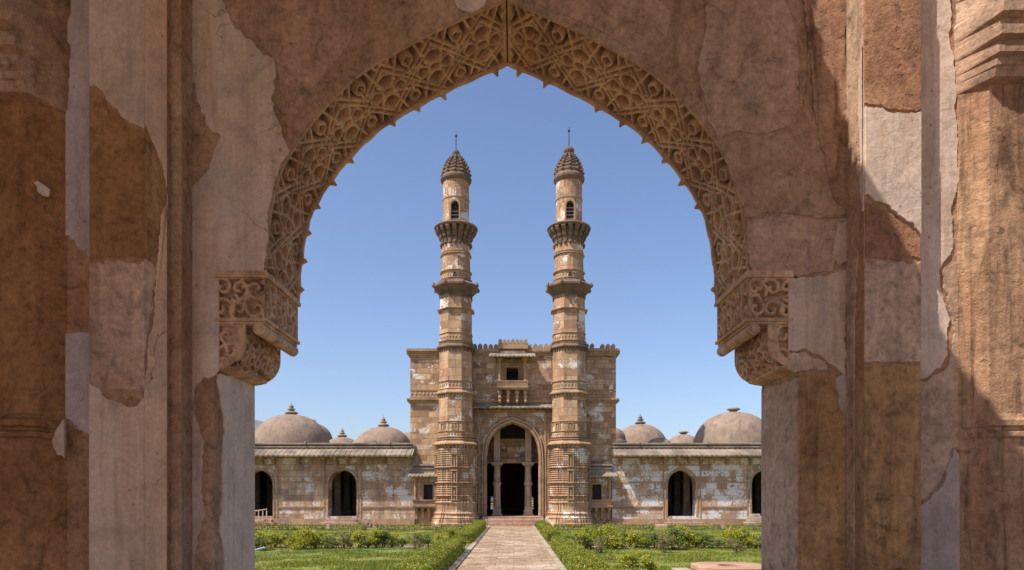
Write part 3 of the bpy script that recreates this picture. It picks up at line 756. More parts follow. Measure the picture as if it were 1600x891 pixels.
    m_.loft(ngon(36), [(r(20.5), h(361.5)), (r(32.5), h(361)), (r(34), h(359)), (r(33), h(357)), (r(30), h(355.5)), (r(20), h(355))], cx, Ym)
    m_.loft(ngon(36), [(r(21.3), h(382.5)), (r(22.0), h(380.5)), (r(22.6), h(376.5)), (r(24.0), h(370.5)), (r(26), h(361.5)-.01)], cx, Ym)
    for i in range(nb):
        t = -math.pi/2 + 2*math.pi*i/nb; ca, sa = math.cos(t), math.sin(t)
        out = [(21, 375), (22.2, 375), (23.4, 372), (23.8, 369), (23.2, 367.5), (26.2, 365), (27.0, 361.5), (26.4, 360), (30.4, 357), (32.4, 353), (32.2, 350.6), (21, 350.6)]
        w2 = .15; m0 = []
        for rr, zz in out:
            for sg in (-1, 1): m0.append((cx+ca*r(rr)-sa*w2*sg, Ym+sa*r(rr)+ca*w2*sg, h(zz+10.5)))
        N = len(out); m_.add(m0, [tuple(2*i_ for i_ in range(N)), tuple(2*i_+1 for i_ in reversed(range(N)))] + [(2*i_, 2*i_+1, (2*i_+3) % (2*N), (2*i_+2) % (2*N)) for i_ in range(N)])
        m_.loft(ngon(8), [(.04, h(388)), (.13, h(386.5)), (.13, h(384.5)), (.08, h(383))], cx+ca*r(22.8), Ym+sa*r(22.8))
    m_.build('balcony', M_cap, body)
    # drum with a real window opening toward the court
    n = 64; m_ = MB(); zz = [357, 351] + [351-1.5*i for i in range(1, 20)] + [321, 315, 280, 274]
    hwin = 6.2; za, zs_, zb_ = 323, 331, 351
    def inside(t, y):
        lx = 20*math.sin(t); 
        if y > zb_ or y < za: return False
        lim = hwin if y > zs_ else hwin*math.sqrt(max(0, 1-((zs_-y)/(zs_-za))**1.7))
        return abs(lx) < lim
    for rr, flip in ((20.3, 0), (14.5, 1)):
        if flip: m_.build('drum', M_min, body, fixn=False); m_ = MB()
        V0 = [(cx+r(rr)*math.sin(2*math.pi*i/n), Ym-r(rr)*math.cos(2*math.pi*i/n), h(y_)) for y_ in zz for i in range(n)]
        Fs = []
        for k in range(len(zz)-1):
            for i in range(n):
                t = 2*math.pi*(i+.5)/n; t = (t+math.pi) % (2*math.pi) - math.pi
                if math.cos(t) > 0 and inside(t, (zz[k]+zz[k+1])/2) and not flip: continue
                Fs.append((k*n+i, k*n+(i+1) % n, (k+1)*n+(i+1) % n, (k+1)*n+i))
        m_.add(V0, Fs)
    m_.build('drum_shade_liner', M_iron_shade, body, fixn=False)  # near-black liner, paints the shade behind the drum window
    m_ = MB(); 
    for k in range(2): m_.loft(ngon(40), [(r(20), h(316.5-37*k)), (r(21.1), h(315.8-37*k)), (r(21.1), h(314-37*k)), (r(20), h(313.4-37*k))], cx, Ym)
    yf = Ym - r(20.6)
    c = arch_curve(0, r(6.0), h(331), h(322.8)); d = arch_curve(0, r(8.2), h(331), h(320.3))
    c = [(-r(6.0), h(352))]+c+[(r(6.0), h(352))]; d = [(-r(8.2), h(352))]+d+[(r(8.2), h(352))]
    for i in range(len(c)-1): m_.prism([(cx+q[0], q[1]) for q in (c[i], c[i+1], d[i+1], d[i])], yf-.06, yf+.35)
    m_.build('drum_moulding', M_trim, body)
    m_ = MB()
    for k in range(4 if tall else 3): m_.box(cx-r(6), cx+r(6), yf+.25, yf+.30, h(348.3-5.5*k), h(347.2-5.5*k))
    m_.build('window_bars', M_bar, body)
    # ribbed cap
    dy = -3 if tall else 0
    m_ = MB(); pf = [(r(18), h(289)), (r(22), h(286.5)), (r(24), h(284+dy*.3)), (r(24.3), h(281+dy*.4)), (r(21.5), h(277+dy*.5))]
    ys_ = [277, 270.5, 264.5, 259.3, 254.8, 251.2, 248.3, 246]; rs_ = [22.2, 20.6, 18.4, 15.5, 12.4, 9.4, 6.8, 5.2]
    for i in range(len(ys_)-1):
        a, b = ys_[i]+dy, ys_[i+1]+dy; q = a-b
        pf += [(r(rs_[i]-.8), h(a-q*.05)), (r(rs_[i]), h(a-q*.2)), (r(rs_[i]-.2), h(a-q*.62)), (r(rs_[i+1]+.2), h(a-q*.78)), (r(rs_[i+1]-1.0), h(b+q*.1))]
    pf += [(r(4.2), h(244.5+dy))]
    m_.loft(ngon(40), pf, cx, Ym)
    for i in range(12):        # vertical ribs of little knobs
        t = -math.pi/2 + 2*math.pi*i/12
        for k in range(len(ys_)-1):
            rr = r(rs_[k]); m_.loft(ngon(6), [(.03, h(ys_[k]+dy)), (.11, h(ys_[k]+dy-2)), (.09, h(ys_[k]+dy-4)), (.02, h(ys_[k]+dy-5))], cx+rr*math.cos(t), Ym+rr*math.sin(t))
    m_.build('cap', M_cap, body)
    m_ = MB(); b = 1.45 if tall else 1.0; zc = h(239.5+dy*1.2)-(.0 if not tall else .02); rb = r(5.3)*b
    pf = [(r(4.5), h(245+dy)), (r(4), h(244+dy))] + [(max(.02, rb*math.sin(t)), zc+rb*.95*(-math.cos(t))) for t in np.linspace(.6, math.pi, 10)]
    m_.loft([(x_*(1+.07*(i % 2)), y_*(1+.07*(i % 2))) for i, (x_, y_) in enumerate(ngon(24))], pf, cx, Ym); m_.build('finial', M_cap, body)
    m_ = MB(); zt = h(211 if not tall else 203)
    m_.loft(ngon(8), [(.035, zc), (.03, zt-.15), (.085, zt-.12), (.085, zt-.02), (.02, zt), (.012, zt+.25)], cx, Ym); m_.build('lightning_rod', M_iron_shade, body)
    # small lookout holes: near-black plugs painted as their shade
    m_ = MB(); yh = Ym-r(22.2); c = arch_curve(cx+(.0), .16, h(435.6), h(432.4)); c = [(c[0][0], h(438.6))]+c+[(c[-1][0], h(438.6))]
    m_.prism(c, yh-.03, yh+.05); m_.build('peephole_shade', M_iron_shade, body)
    return body
minaret(712.5, False); minaret(889, True)

# ------------------------------------------------------------------ foreground gateway
zf = E-1.6
gate = empty('gateway', (-.04, 4.3, zf), 'near stone gateway framing the view with a lattice carved pointed arch and peeling plaster', 'gateway')
def near_stone(name, a, b, c, s=2.2, bd=.02, pits=.5, vert=0.0, rough=.5):
    m = NT(name); ob = m.coord('Object'); so_ = m.coord('Object', (1,1,.12))
    f = m.noise(ob, s, 10, .68, .6); g = m.noise(ob, s*.33, 6, .6, .5); fine = m.noise(ob, 34, 7, .72)
    col = m.mix(m.ramp(f, [(.34, 0.0), (.64, 1.0)]), a, b)
    col = m.mix(m.ramp(g, [(.46, 0.0), (.62, .9)]), col, c)
    col = m.mix(1.0, col, m.ramp(fine, [(.3, .66), (.5, 1.0), (.7, 1.22)]), 'MULTIPLY')
    mid = m.noise(ob, 8.5, 9, .7, .8); col = m.mix(1.0, col, m.ramp(mid, [(.3, .50), (.46, .95), (.72, 1.32)]), 'MULTIPLY')
    stv = m.noise(so_, 6.0, 7, .65, .5); col = m.mix(.6, col, m.ramp(stv, [(.34, .62), (.5, 1.0), (.68, 1.18)]), 'MULTIPLY')
    if vert:
        v = m.noise(m.coord('Object', (1,1,.10)), 14, 6, .65, .8)
        col = m.mix(vert, col, m.ramp(v, [(.36, .48), (.47, .95), (.6, 1.12)]), 'MULTIPLY')
    vo = m.noise(ob, 13, 3, .5); pit = m.ramp(vo, [(.31, 1.0), (.35, 0.0)])
    col = m.mix(m.math('MULTIPLY', pit, .5*pits), col, (.06,.035,.02))
    m.color(col)
    h = m.math('ADD', m.math('MULTIPLY', m.noise(ob, 7, 11, .72), rough*2), m.math('MULTIPLY', fine, .35))
    h = m.math('SUBTRACT', h, m.math('MULTIPLY', pit, .35*pits))
    m.bump(h, bd, .9); return m.m
def near_plaster(name, a, b, stain, s=1.6, st=.5):
    m = NT(name); ob = m.coord('Object'); 
    f = m.noise(ob, s, 8, .62, .5); v = m.noise(m.coord('Object', (1,1,.13)), 5.5, 8, .68, .6); sp = m.noise(ob, 21, 4, .6)
    col = m.mix(m.ramp(f, [(.35, 0.0), (.66, 1.0)]), a, b)
    col = m.mix(m.math('MULTIPLY', m.ramp(v, [(.50, 0.0), (.64, 1.0)]), st), col, stain)
    col = m.mix(m.math('MULTIPLY', m.ramp(sp, [(.66, 0.0), (.69, 1.0)]), .6), col, (.16,.10,.07))
    col = m.mix(1.0, col, m.ramp(m.noise(ob, 42, 8, .75), [(.3, .80), (.7, 1.15)]), 'MULTIPLY')
    col = m.mix(1.0, col, m.ramp(m.noise(ob, 4.2, 9, .7, .7), [(.3, .74), (.5, 1.0), (.7, 1.14)]), 'MULTIPLY')
    col = m.mix(.5, col, m.ramp(m.noise(m.coord('Object', (1,1,.06)), 12, 8, .7, .4), [(.36, .62), (.5, 1.0)]), 'MULTIPLY')
    gp = m.noise(ob, .9, 6, .7, .6); col = m.mix(m.math('MULTIPLY', m.ramp(gp, [(.55, 0.0), (.70, 1.0)]), .45), col, (.25,.235,.24))
    # fine cracks
    vr = m.n('ShaderNodeTexVoronoi'); vr.feature = 'DISTANCE_TO_EDGE'; vr.inputs['Scale'].default_value = 2.3
    dv = m.n('ShaderNodeTexNoise'); dv.inputs['Scale'].default_value = 3; dv.inputs['Detail'].default_value = 8; m.l(ob, dv.inputs['Vector'])
    va = m.n('ShaderNodeVectorMath', operation='MULTIPLY_ADD'); m.l(dv.outputs['Color'], va.inputs[0]); va.inputs[1].default_value = (.5,.5,.5); m.l(ob, va.inputs[2]); m.l(va.outputs[0], vr.inputs['Vector'])
    ck = m.math('MULTIPLY', m.ramp(vr.outputs['Distance'], [(.0, 1.0), (.004, 0.0)]), m.ramp(m.noise(ob, 1.1, 2, .5), [(.60, 0.0), (.68, 1.0)]))
    col = m.mix(m.math('MULTIPLY', ck, .55), col, (.08,.05,.04))
    m.color(col); h = m.math('ADD', m.math('MULTIPLY', m.noise(ob, 9, 9, .62), 1.0), m.math('MULTIPLY', sp, .2)); h = m.math('SUBTRACT', h, m.math('MULTIPLY', ck, .6))
    m.bump(h, .014, .9); m.b.inputs['Roughness'].default_value = .85; return m.m
N_base = near_stone('near_brown_render', (.38,.235,.145), (.50,.33,.215), (.36,.20,.115), 1.8, .04, .35, .12)
N_red = near_stone('near_red_sandstone', (.42,.20,.11), (.54,.30,.175), (.36,.17,.10), 2.6, .07, .6, 0, .7)
N_ochre = near_stone('near_ochre_sandstone', (.37,.20,.085), (.47,.28,.125), (.30,.155,.07), 2.2, .035, .7, .6)
N_brown = near_stone('near_brown_sandstone', (.33,.16,.065), (.43,.23,.105), (.27,.13,.055), 1.6, .03, .6, .25)
N_dkbrown = near_stone('near_dark_sandstone', (.32,.185,.11), (.43,.265,.165), (.36,.19,.10), 2.6, .02, .6)
N_beige = near_stone('near_beige_sandstone', (.44,.29,.20), (.53,.365,.26), (.38,.235,.155), 2.2, .02, .6)
N_colR = near_stone('veined_sandstone', (.36,.20,.115), (.46,.285,.17), (.32,.17,.105), 1.8, .03, .5, .95)
N_carve = near_stone('near_carved_stone', (.50,.31,.19), (.60,.40,.26), (.43,.26,.155), 3, .006, .3)
N_carveT = near_stone('lattice_stone', (.46,.28,.165), (.55,.365,.225), (.38,.225,.135), 3, .006, .3)
N_pl = near_plaster('aged_pink_plaster', (.50,.365,.275), (.60,.455,.355), (.42,.26,.165), 1.5, .6)
N_plw = near_plaster('pale_plaster', (.60,.45,.355), (.68,.54,.445), (.50,.33,.23), 1.3, .5)
N_plg = near_plaster('grey_plaster', (.46,.38,.37), (.54,.455,.44), (.40,.28,.24), 1.6, .4)
N_och_lit = near_plaster('ochre_lit_plaster', (.66,.42,.27), (.72,.49,.33), (.54,.31,.18), 2.0, .4)  # ochre plaster with the warm light on the chamfer painted in
N_mort = near_plaster('grey_mortar', (.40,.31,.265), (.47,.375,.32), (.32,.22,.17), 3, .4)
N_base2 = near_stone('near_pink_render', (.40,.25,.17), (.50,.335,.235), (.42,.25,.16), 1.6, .03, .4, .12)
N_floor = near_stone('worn_floor_stone', (.56,.36,.22), (.66,.45,.29), (.50,.31,.18), 1.5, .01, .3)
NY, FY = 4.0, 4.6
AC = -.043; AH = 1.411; JH = 1.713; SPZ = E+1.30; APZ = E+2.92
JX0, JX1 = AC-JH, AC+JH
zb_ = zf; ztopw = E+4.1
def jag_line(a, b, seed, amp=.006, step=.012):
    d = Vector((b[0]-a[0], b[1]-a[1])); L = d.length
    if L < 1e-6: return [a]
    k = max(1, int(L/step)); nrm = Vector((-d.y, d.x))/L; out = []
    for i in range(k):
        t = i/k; p = Vector(a) + d*t
        e = min(t, 1-t)*L; f = min(1, e/.03)
        q = amp*(2.0*mnoise.noise((p.x*22+seed, p.y*22, seed)) + 1.5*mnoise.noise((p.x*70, p.y*70+seed, seed*2)) + 3*mnoise.noise((p.x*6+seed, p.y*6, seed*3)))
        p = p + nrm*q*f; out.append((p.x, p.y))
    return out
SEED = [0]
def sheet(name, pts, frame, th, mat, parent, straight=True, amp=.006, bump_mesh=True, label=None):
    """ragged slab: pts (u,v) in the plane; frame = (origin, u, v, outward normal)"""
    SEED[0] += 1; sd = SEED[0]*1.37
    o_, u, v, n = [Vector(q) for q in frame]
    poly = []
    for a, b in zip(pts, pts[1:]+pts[:1]):
        st = straight and (abs(a[0]-b[0]) < 1e-5) and not (1.930 < a[0] < 1.960 and o_.y == NY)
        poly += [a] if st else jag_line(a, b, sd, amp)
    bm = bmesh.new()
    f3 = lambda p, h: o_ + u*p[0] + v*p[1] + n*h
    m_ = len(poly)
    # chipped bevel: outline at the back, slightly inset outline at the front
    c = [Vector(p) for p in poly]; ins = []
    ar = sum(c[i].x*c[(i+1) % m_].y - c[(i+1) % m_].x*c[i].y for i in range(m_)); sg = 1 if ar > 0 else -1
    for i in range(m_):
        d = (c[(i+1) % m_]-c[i-1]); 
        if d.length < 1e-9: ins.append(tuple(c[i])); continue
        d.normalize(); ins.append(tuple(c[i] + Vector((-d.y, d.x))*sg*min(.003, th*.35)))
    A_ = [bm.verts.new(f3(p, -.004)) for p in poly]; B_ = [bm.verts.new(f3(p, th*.7)) for p in poly]; C_ = [bm.verts.new(f3(p, th)) for p in ins]
    for i in range(m_):
        j = (i+1) % m_
        bm.faces.new((A_[i], A_[j], B_[j], B_[i])); bm.faces.new((B_[i], B_[j], C_[j], C_[i]))
    bm.faces.new(C_)
    bmesh.ops.recalc_face_normals(bm, faces=bm.faces)
    off = world_loc(parent)
    bmesh.ops.translate(bm, verts=bm.verts, vec=-off)
    me = bpy.data.meshes.new(name); bm.to_mesh(me); bm.free(); me.materials.append(mat)
    ob_ = bpy.data.objects.new(name, me); COL.objects.link(ob_); ob_.parent = parent
    if label: ob_['label'] = label
    return ob_
def psheet(name, pxs, Y, th, mat, parent, **kw):     # outline read in photo pixels on the plane y = Y
    pts = [(X(a, Y), Z(b, Y)) for a, b in pxs]
    return sheet(name, pts, ((0, Y, 0), (1,0,0), (0,0,1), (0,-1,0)), th, mat, parent, **kw)
# main wall: front and back faces round the opening, jamb reveals below the corbels
mb = MB()
prof = smooth_pts([(a, b) for a, b in ARCH], 8)
L_ = [(AC - a*AH, SPZ+b*(APZ-SPZ)) for a, b in prof]; R_ = [(AC + a*AH, SPZ+b*(APZ-SPZ)) for a, b in prof[::-1][1:]]
curve = L_ + R_
WX0, WX1 = -1.945, 1.948
for y in (NY, FY):
    mb.add([(WX0,y,zb_),(JX0,y,zb_),(JX0,y,SPZ),(WX0,y,SPZ)], [(0,1,2,3)]); mb.add([(JX1,y,zb_),(WX1,y,zb_),(WX1,y,SPZ),(JX1,y,SPZ)], [(0,1,2,3)])
    mb.add([(WX0,y,SPZ),(curve[0][0],y,SPZ),(curve[0][0],y,ztopw),(WX0,y,ztopw)], [(0,1,2,3)]); mb.add([(curve[-1][0],y,SPZ),(WX1,y,SPZ),(WX1,y,ztopw),(curve[-1][0],y,ztopw)], [(0,1,2,3)])
    for (a, b), (c, d) in zip(curve[:-1], curve[1:]): mb.add([(a,y,b),(c,y,d),(c,y,ztopw),(a,y,ztopw)], [(0,1,2,3)])
for xx in (JX0, JX1): mb.add([(xx,NY,zb_),(xx,FY,zb_),(xx,FY,SPZ),(xx,NY,SPZ)], [(0,1,2,3)])
mb.add([(JX0,NY,SPZ),(curve[0][0],NY,SPZ),(curve[0][0],FY,SPZ),(JX0,FY,SPZ)], [(0,1,2,3)]); mb.add([(JX1,NY,SPZ),(curve[-1][0],NY,SPZ),(curve[-1][0],FY,SPZ),(JX1,FY,SPZ)], [(0,1,2,3)])
for k in range(len(curve)-1):    # inner core behind the lattice
    (a, b), (c, d) = curve[k], curve[k+1]; cz = SPZ+.3
    def outw(p): 
        v = Vector((p[0]-AC, p[1]-(SPZ-.2))).normalized()*.15; return (p[0]+v.x, p[1]+v.y)
    p, q = outw((a, b)), outw((c, d)); mb.add([(p[0],NY+.002,p[1]),(q[0],NY+.002,q[1]),(q[0],FY-.002,q[1]),(p[0],FY-.002,p[1])], [(0,1,2,3)])
mb.build('arch_wall', N_base, gate, uv=False, fixn=False)
# flanking wall either side, behind pilasters and columns
mb = MB()
mb.box(-4.6, -1.946, 3.9, FY, zb_, ztopw); mb.build('side_wall', N_dkbrown, gate, uv=False)
mb = MB(); mb.box(1.949, 4.6, 3.9, FY, zb_, ztopw); mb.build('side_wall', N_dkbrown, gate, uv=False)
# ---- carved lattice soffit as a true relief
def relief_height(U, V, polys, half, edge, depth):
    d = np.full(U.shape, 9.0)
    for p in polys:
        p = np.asarray(p, float)
        for a, b in zip(p[:-1], p[1:]):
            ab = b-a; L2 = (ab**2).sum()
            if L2 < 1e-12: continue
            t = np.clip(((U-a[0])*ab[0]+(V-a[1])*ab[1])/L2, 0, 1)
            d = np.minimum(d, np.hypot(U-a[0]-t*ab[0], V-a[1]-t*ab[1]))
    t = np.clip((d-half)/edge, 0, 1); t = t*t*(3-2*t)
    return -depth*t + np.where(d < half, .0015*np.cos(d/half*1.57), 0)
def circ(cx, cy, r, n=16, a0=0, a1=2*math.pi, ry=None):
    ry = ry or r
    return [(cx+r*math.cos(a0+(a1-a0)*i/n), cy+ry*math.sin(a0+(a1-a0)*i/n)) for i in range(n+1)]
# resample arch half by arc length
fine = np.array([(a*AH, b*(APZ-SPZ)) for a, b in smooth_pts(ARCH, 30)])
seg = np.hypot(*(np.diff(fine, axis=0).T)); S = np.concatenate([[0], np.cumsum(seg)]); TOT = S[-1]
NT_ = 7; per = TOT/NT_; W = FY-NY; b2 = W/2
tile = []
a_ = per/2
tile.append(circ(0, 0, .040, 20)); 
def petal(L0, L1, wd, ax, sg):
    q = [(.036, .012), (L0, wd*.75), ((L0+L1)/2, wd), (L1-.022, wd*.72), (L1, 0)]
    q = [tuple(t) for t in smooth_pts(q, 4)]; q = q + [(x, -y) for x, y in q[::-1]]
    return [(sg*x, y) if ax == 0 else (y, sg*x) for x, y in q]
for sg in (-1, 1):
    tile.append(petal(.06, .132, .054, 0, sg)); tile.append(petal(.07, .168, .058, 1, sg))
for sx in (-1, 1):
    for sy in (-1, 1):
        tile.append([(sx*.028, sy*.028), (sx*.062, sy*.085)])                       # spokes
        tile.append([(sx*a_, 0), (sx*.0, sy*.205)])                                  # inner strap
        tile.append([(sx*(a_+.02), sy*.032), (sx*.03, sy*.228), (0, sy*.268)])       # outer strap
        for t in (.30, .66): tile.append([(sx*(a_*(1-t)), sy*(.205*t)), (sx*(a_*(1-t)+.026), sy*(.205*t+.030))])
        tile.append([(sx*a_, sy*.055), (sx*a_, sy*.125)])
        pt = petal(.05, .12, .034, 1, sy); tile.append([(sx*a_+x, y+sy*.10) for x, y in pt])   # edge petals
        tile.append([(sx*.03, sy*.228), (sx*.052, sy*(b2-.03))]); tile.append([(sx*.075, sy*.165), (sx*.105, sy*(b2-.03))])
tile += [[(x+dx, y) for x, y in p] for p in list(tile) for dx in (-per, per)]
du = .004; nu = int(round(per/du)); nv = int(round(W/du))
us = np.linspace(-a_, a_, nu, endpoint=False); vs_ = np.linspace(-b2, b2, nv+1)
UU, VV = np.meshgrid(us, vs_, indexing='ij')
tile = [p for p in tile if min(abs(q[0]) for q in p) < a_+.05]
HT = relief_height(UU, VV, tile, .0082, .0040, .12)
bord = np.clip((np.abs(VV)-(b2-.032))/.006, 0, 1); HT = HT*(1-bord) + 0.0*bord
bord2 = np.exp(-((np.abs(VV)-(b2-.017))/.004)**2)*.006; HT = HT - bord2
def soffit(side):
    sarr = np.concatenate([(us+a_) + k*per for k in range(NT_)] + [[TOT-1e-6]])
    H = np.concatenate([HT]*NT_ + [HT[:1]*0], axis=0)
    # plain fillet at the crown and at the springing
    H[-8:-1, :] *= 0; H[-1, :] = -.02; H[:6, :] *= 0
    xs = np.interp(sarr, S, fine[:, 0]); zs = np.interp(sarr, S, fine[:, 1])
    tx = np.gradient(xs, sarr); tz = np.gradient(zs, sarr)
    k_ = 15; ker = np.ones(k_)/k_
    tx = np.convolve(np.pad(tx, k_//2, mode='edge'), ker, 'valid'); tz = np.convolve(np.pad(tz, k_//2, mode='edge'), ker, 'valid')
    ln = np.hypot(tx, tz); nx, nz = -tz/ln, tx/ln       # inward (toward the opening): for the right half, left/down
    nx, nz = -np.abs(tz/ln), -np.abs(tx/ln)
    Px = xs[:, None] + nx[:, None]*H; Pz = zs[:, None] + nz[:, None]*H
    Y_ = NY + (vs_+b2)[None, :] + 0*Px
    V = np.stack([AC + side*Px, Y_, SPZ + Pz], axis=-1).reshape(-1, 3)
    # worn irregularity
    V += (rng.random(V.shape)-.5)*.0012
    n0, n1 = len(sarr), len(vs_)
    I = np.arange(n0*n1).reshape(n0, n1)
    Q = np.stack([I[:-1, :-1], I[1:, :-1], I[1:, 1:], I[:-1, 1:]], axis=-1).reshape(-1, 4)
    return np_mesh('carved_soffit', V, Q, N_carveT, gate, smooth=True)
soffit(-1); soffit(1)
# fringe of pointed cusps along the far edge of the soffit
for side in (-1, 1):
    mb = MB(); npz = 12; st = TOT/npz
    for i in range(npz):
        s0 = i*st; c = s0+st*.5
        def at(s_, o_):
            s_ = min(max(s_, 0), TOT-1e-4); x = np.interp(s_, S, fine[:, 0]); z = np.interp(s_, S, fine[:, 1])
            x2 = np.interp(min(s_+.01, TOT), S, fine[:, 0]); z2 = np.interp(min(s_+.01, TOT), S, fine[:, 1]); x1 = np.interp(max(s_-.01, 0), S, fine[:, 0]); z1 = np.interp(max(s_-.01, 0), S, fine[:, 1])
            t = Vector((x2-x1, z2-z1)).normalized(); n_ = Vector((-abs(t.y), -abs(t.x)))
            return (AC+side*(x+n_.x*o_), SPZ+z+n_.y*o_)
        k = random.uniform(.8, 1.15) if random.random() > .12 else .35
        tip = at(c+.004, .040*k)
        for (s1, o1), (s2, o2) in (((s0, .012), (c-.035, .013)), ((c-.035, .013), (c-.018, .018)), ((c-.018, .018), (c, .050*k)), ((c, .050*k), (c+.010, .048*k)), ((c+.010, .048*k), (c+.022, .018)), ((c+.022, .018), (s0+st, .012))):
            q = [at(s1, -.003), at(s2, -.003), at(s2, o2), at(s1, o1)]
            mb.prism(q if side > 0 else q[::-1], FY-.035, FY-.004)
    mb.build('cusp_fringe', N_carveT, gate, uv=False)

# ---- corbels
def scrolls(w_, h_, seed):
    rs = random.Random(seed); cur = []
    nx_, nz_ = max(1, round(w_/.10)), max(1, round(h_/.10)); ax, az_ = w_/nx_, h_/nz_
    cen = [(ax*(i+.5)+rs.uniform(-.008,.008), az_*(j+.5)+rs.uniform(-.008,.008), (i+j) % 2) for j in range(nz_) for i in range(nx_)]
    for x, z, par in cen:
        sg = 1 if par else -1; a0 = rs.uniform(0, 6.28); R0 = min(ax, az_)*.56
        sp = [(x+R0*(1-t)**.8*math.cos(a0+sg*t*6.6)+.002, z+R0*(1-t)**.8*math.sin(a0+sg*t*6.6)) for t in np.linspace(0, .86, 26)]
        cur.append(sp)
        x0_, z0_ = sp[0]; q = a0 + sg*(-1.3)
        cur.append([(x0_, z0_), (x0_+.4*ax*math.cos(q), z0_+.4*az_*math.sin(q)), (x0_+.62*ax*math.cos(q-.5*sg), z0_+.62*az_*math.sin(q-.5*sg))])
        if rs.random() < .7:
            q2 = a0+sg*2.5; xx, zz = x+R0*.8*math.cos(q2), z+R0*.8*math.sin(q2)
            cur.append([(xx, zz), (xx+.35*ax*math.cos(q2-.6*sg), zz+.35*az_*math.sin(q2-.6*sg))])
    return cur
def carved_panel(name, fn, w_, h_, seed, parent, depth=.045, du=.0035, border=.010, half=.0085):
    """fn(u, v, h) -> world point; u 0..w, v 0..h"""
    nu_, nv_ = int(w_/du), int(h_/du); u = np.linspace(0, w_, nu_+1); v = np.linspace(0, h_, nv_+1)
    U, V = np.meshgrid(u, v, indexing='ij')
    H = relief_height(U, V, scrolls(w_, h_, seed), half, .0055, depth)
    e = np.minimum(np.minimum(U, w_-U), np.minimum(V, h_-V)); t = np.clip((border-e)/.004, 0, 1); H = H*(1-t)
    P = fn(U, V, H); P = np.stack(P, axis=-1).reshape(-1, 3) + (rng.random((U.size, 3))-.5)*.0008
    I = np.arange(U.size).reshape(U.shape)
    Q = np.stack([I[:-1, :-1], I[1:, :-1], I[1:, 1:], I[:-1, 1:]], axis=-1).reshape(-1, 4)
    return np_mesh(name, P, Q, N_carve, parent, smooth=True)
def corbel(side):
    JO = JH if side < 0 else JH-.03; sx = lambda x: AC + side*x
    zt, zm, zl, zbm = SPZ-.012, E+1.05, E+.965, E+.765
    mb = MB()
    ys_ = [NY-.015+.022, FY-.012]
    def bx(xa, xb, y0, y1, z0, z1): mb.box(min(sx(xa), sx(xb)), max(sx(xa), sx(xb)), y0, y1, z0, z1)
    bx(AH+.045, JH+.02, NY+.045, FY-.002, zm+.001, zt-.002)          # core of the upper tier
    bx(1.53+.04, JH+.02, NY+.045, FY-.002, zbm+.15, zm); bx(1.53+.10, JH+.02, NY+.045, FY-.002, zbm+.02, zbm+.149)
    # lip mouldings
    bx(AH-.018, JO-.008, NY-.018, FY+.004, zt-.001, zt+.022); bx(AH-.008, JO-.012, NY-.0135, FY+.002, zt+.0225, zt+.04)
    bx(AH-.012, JO-.008, NY-.014, FY+.003, zm-.018, zm)
    bx(AH+.006, JO-.012, NY-.006, FY+.001, zm-.034, zm-.0185)
    # underside sweeping back to the jamb
    prof_ = [(JH+.02, zbm+.061), (1.62, zbm+.061), (1.62, zbm+.004), (1.66, zbm-.006), (JH+.004, zbm-.014), (JH+.02, zbm-.014)]
    pl = [(sx(a), b) for a, b in prof_]; mb.prism(pl, NY+.004, FY-.003)
    root = mb.build('corbel', N_carve, gate, uv=False)
    # roll under the upper tier
    mb = MB(); n = 14
    rr = .036; xc = AH+.035; zc = zm-.034-rr*.8
    ring = [(sx(xc+rr*math.cos(t)), zc+rr*math.sin(t)) for t in [2*math.pi*i/n for i in range(n)]]
    mb.prism(ring, NY-.012, FY+.004); 
    ring2 = [(sx(xc+rr*.55*math.cos(t)), zc+rr*.55*math.sin(t)) for t in [2*math.pi*i/n for i in range(n)]]; mb.prism(ring2, NY-.02, NY-.013)
    ring3 = [(sx(xc+rr*.22*math.cos(t)), zc+rr*.22*math.sin(t)) for t in [2*math.pi*i/n for i in range(n)]]; mb.prism(ring3, NY-.027, NY-.021)
    mb.build('roll_moulding', N_carve, root, uv=False, smooth=False)
    # carved panels: upper front, upper side, lower front, curved lower side
    w_ = JO-AH; h_ = zt-zm-.002
    carved_panel('carved_panel', lambda u, v, h: (sx(AH+.003+u), NY-.008-h, zm+v+.001), w_, h_, 11+side, root)
    carved_panel('carved_panel', lambda u, v, h: (sx(AH+.001-h), NY-.008+u, zm+v+.001), W+.008, h_, 21+side, root, depth=.036)
    xl = 1.53
    h2 = zm-.035-zbm
    carved_panel('carved_panel', lambda u, v, h: (sx(xl+.045+u), NY-.002-h, zbm+v), JO-xl-.045, h2-.001, 31+side, root, depth=.032)
    R2 = .15; hs = h2; tot = (hs-R2) + R2*math.pi/2*1.0
    def curved(u, v, h):      # v from bottom-back round to top
        arc = R2*math.pi/2; th = np.clip((arc-v)/R2, 0, math.pi/2); up = np.clip(v-arc, 0, None)
        x = xl + R2 - (R2+h)*np.cos(th); z = zbm + R2 - (R2+h)*np.sin(th) + up
        return (sx(x), NY+.02+u, z)
    carved_panel('carved_panel', curved, W-.024, tot, 41+side, root, depth=.034)
    mb = MB(); pts = [(xl+R2-R2*math.cos(t), zbm+R2-R2*math.sin(t)) for t in np.linspace(0, math.pi/2, 8)]
    outer = [(xl+.0, zbm+h2)] + pts + [(xl+R2, zbm+.0)]
    poly = [(xl, zbm+h2)] + pts + [(xl+.17, zbm), (xl+.17, zbm+.02), (xl+.12, zbm+.035), (xl+.07, zbm+.09), (xl+.05, zbm+h2)]
    mb.prism([(sx(a), b) for a, b in poly], NY-.004, NY+.020); mb.prism([(sx(a), b) for a, b in poly], FY-.006, FY+.003)
    mb.build('curved_band', N_carve, root, uv=False)
corbel(-1); corbel(1)

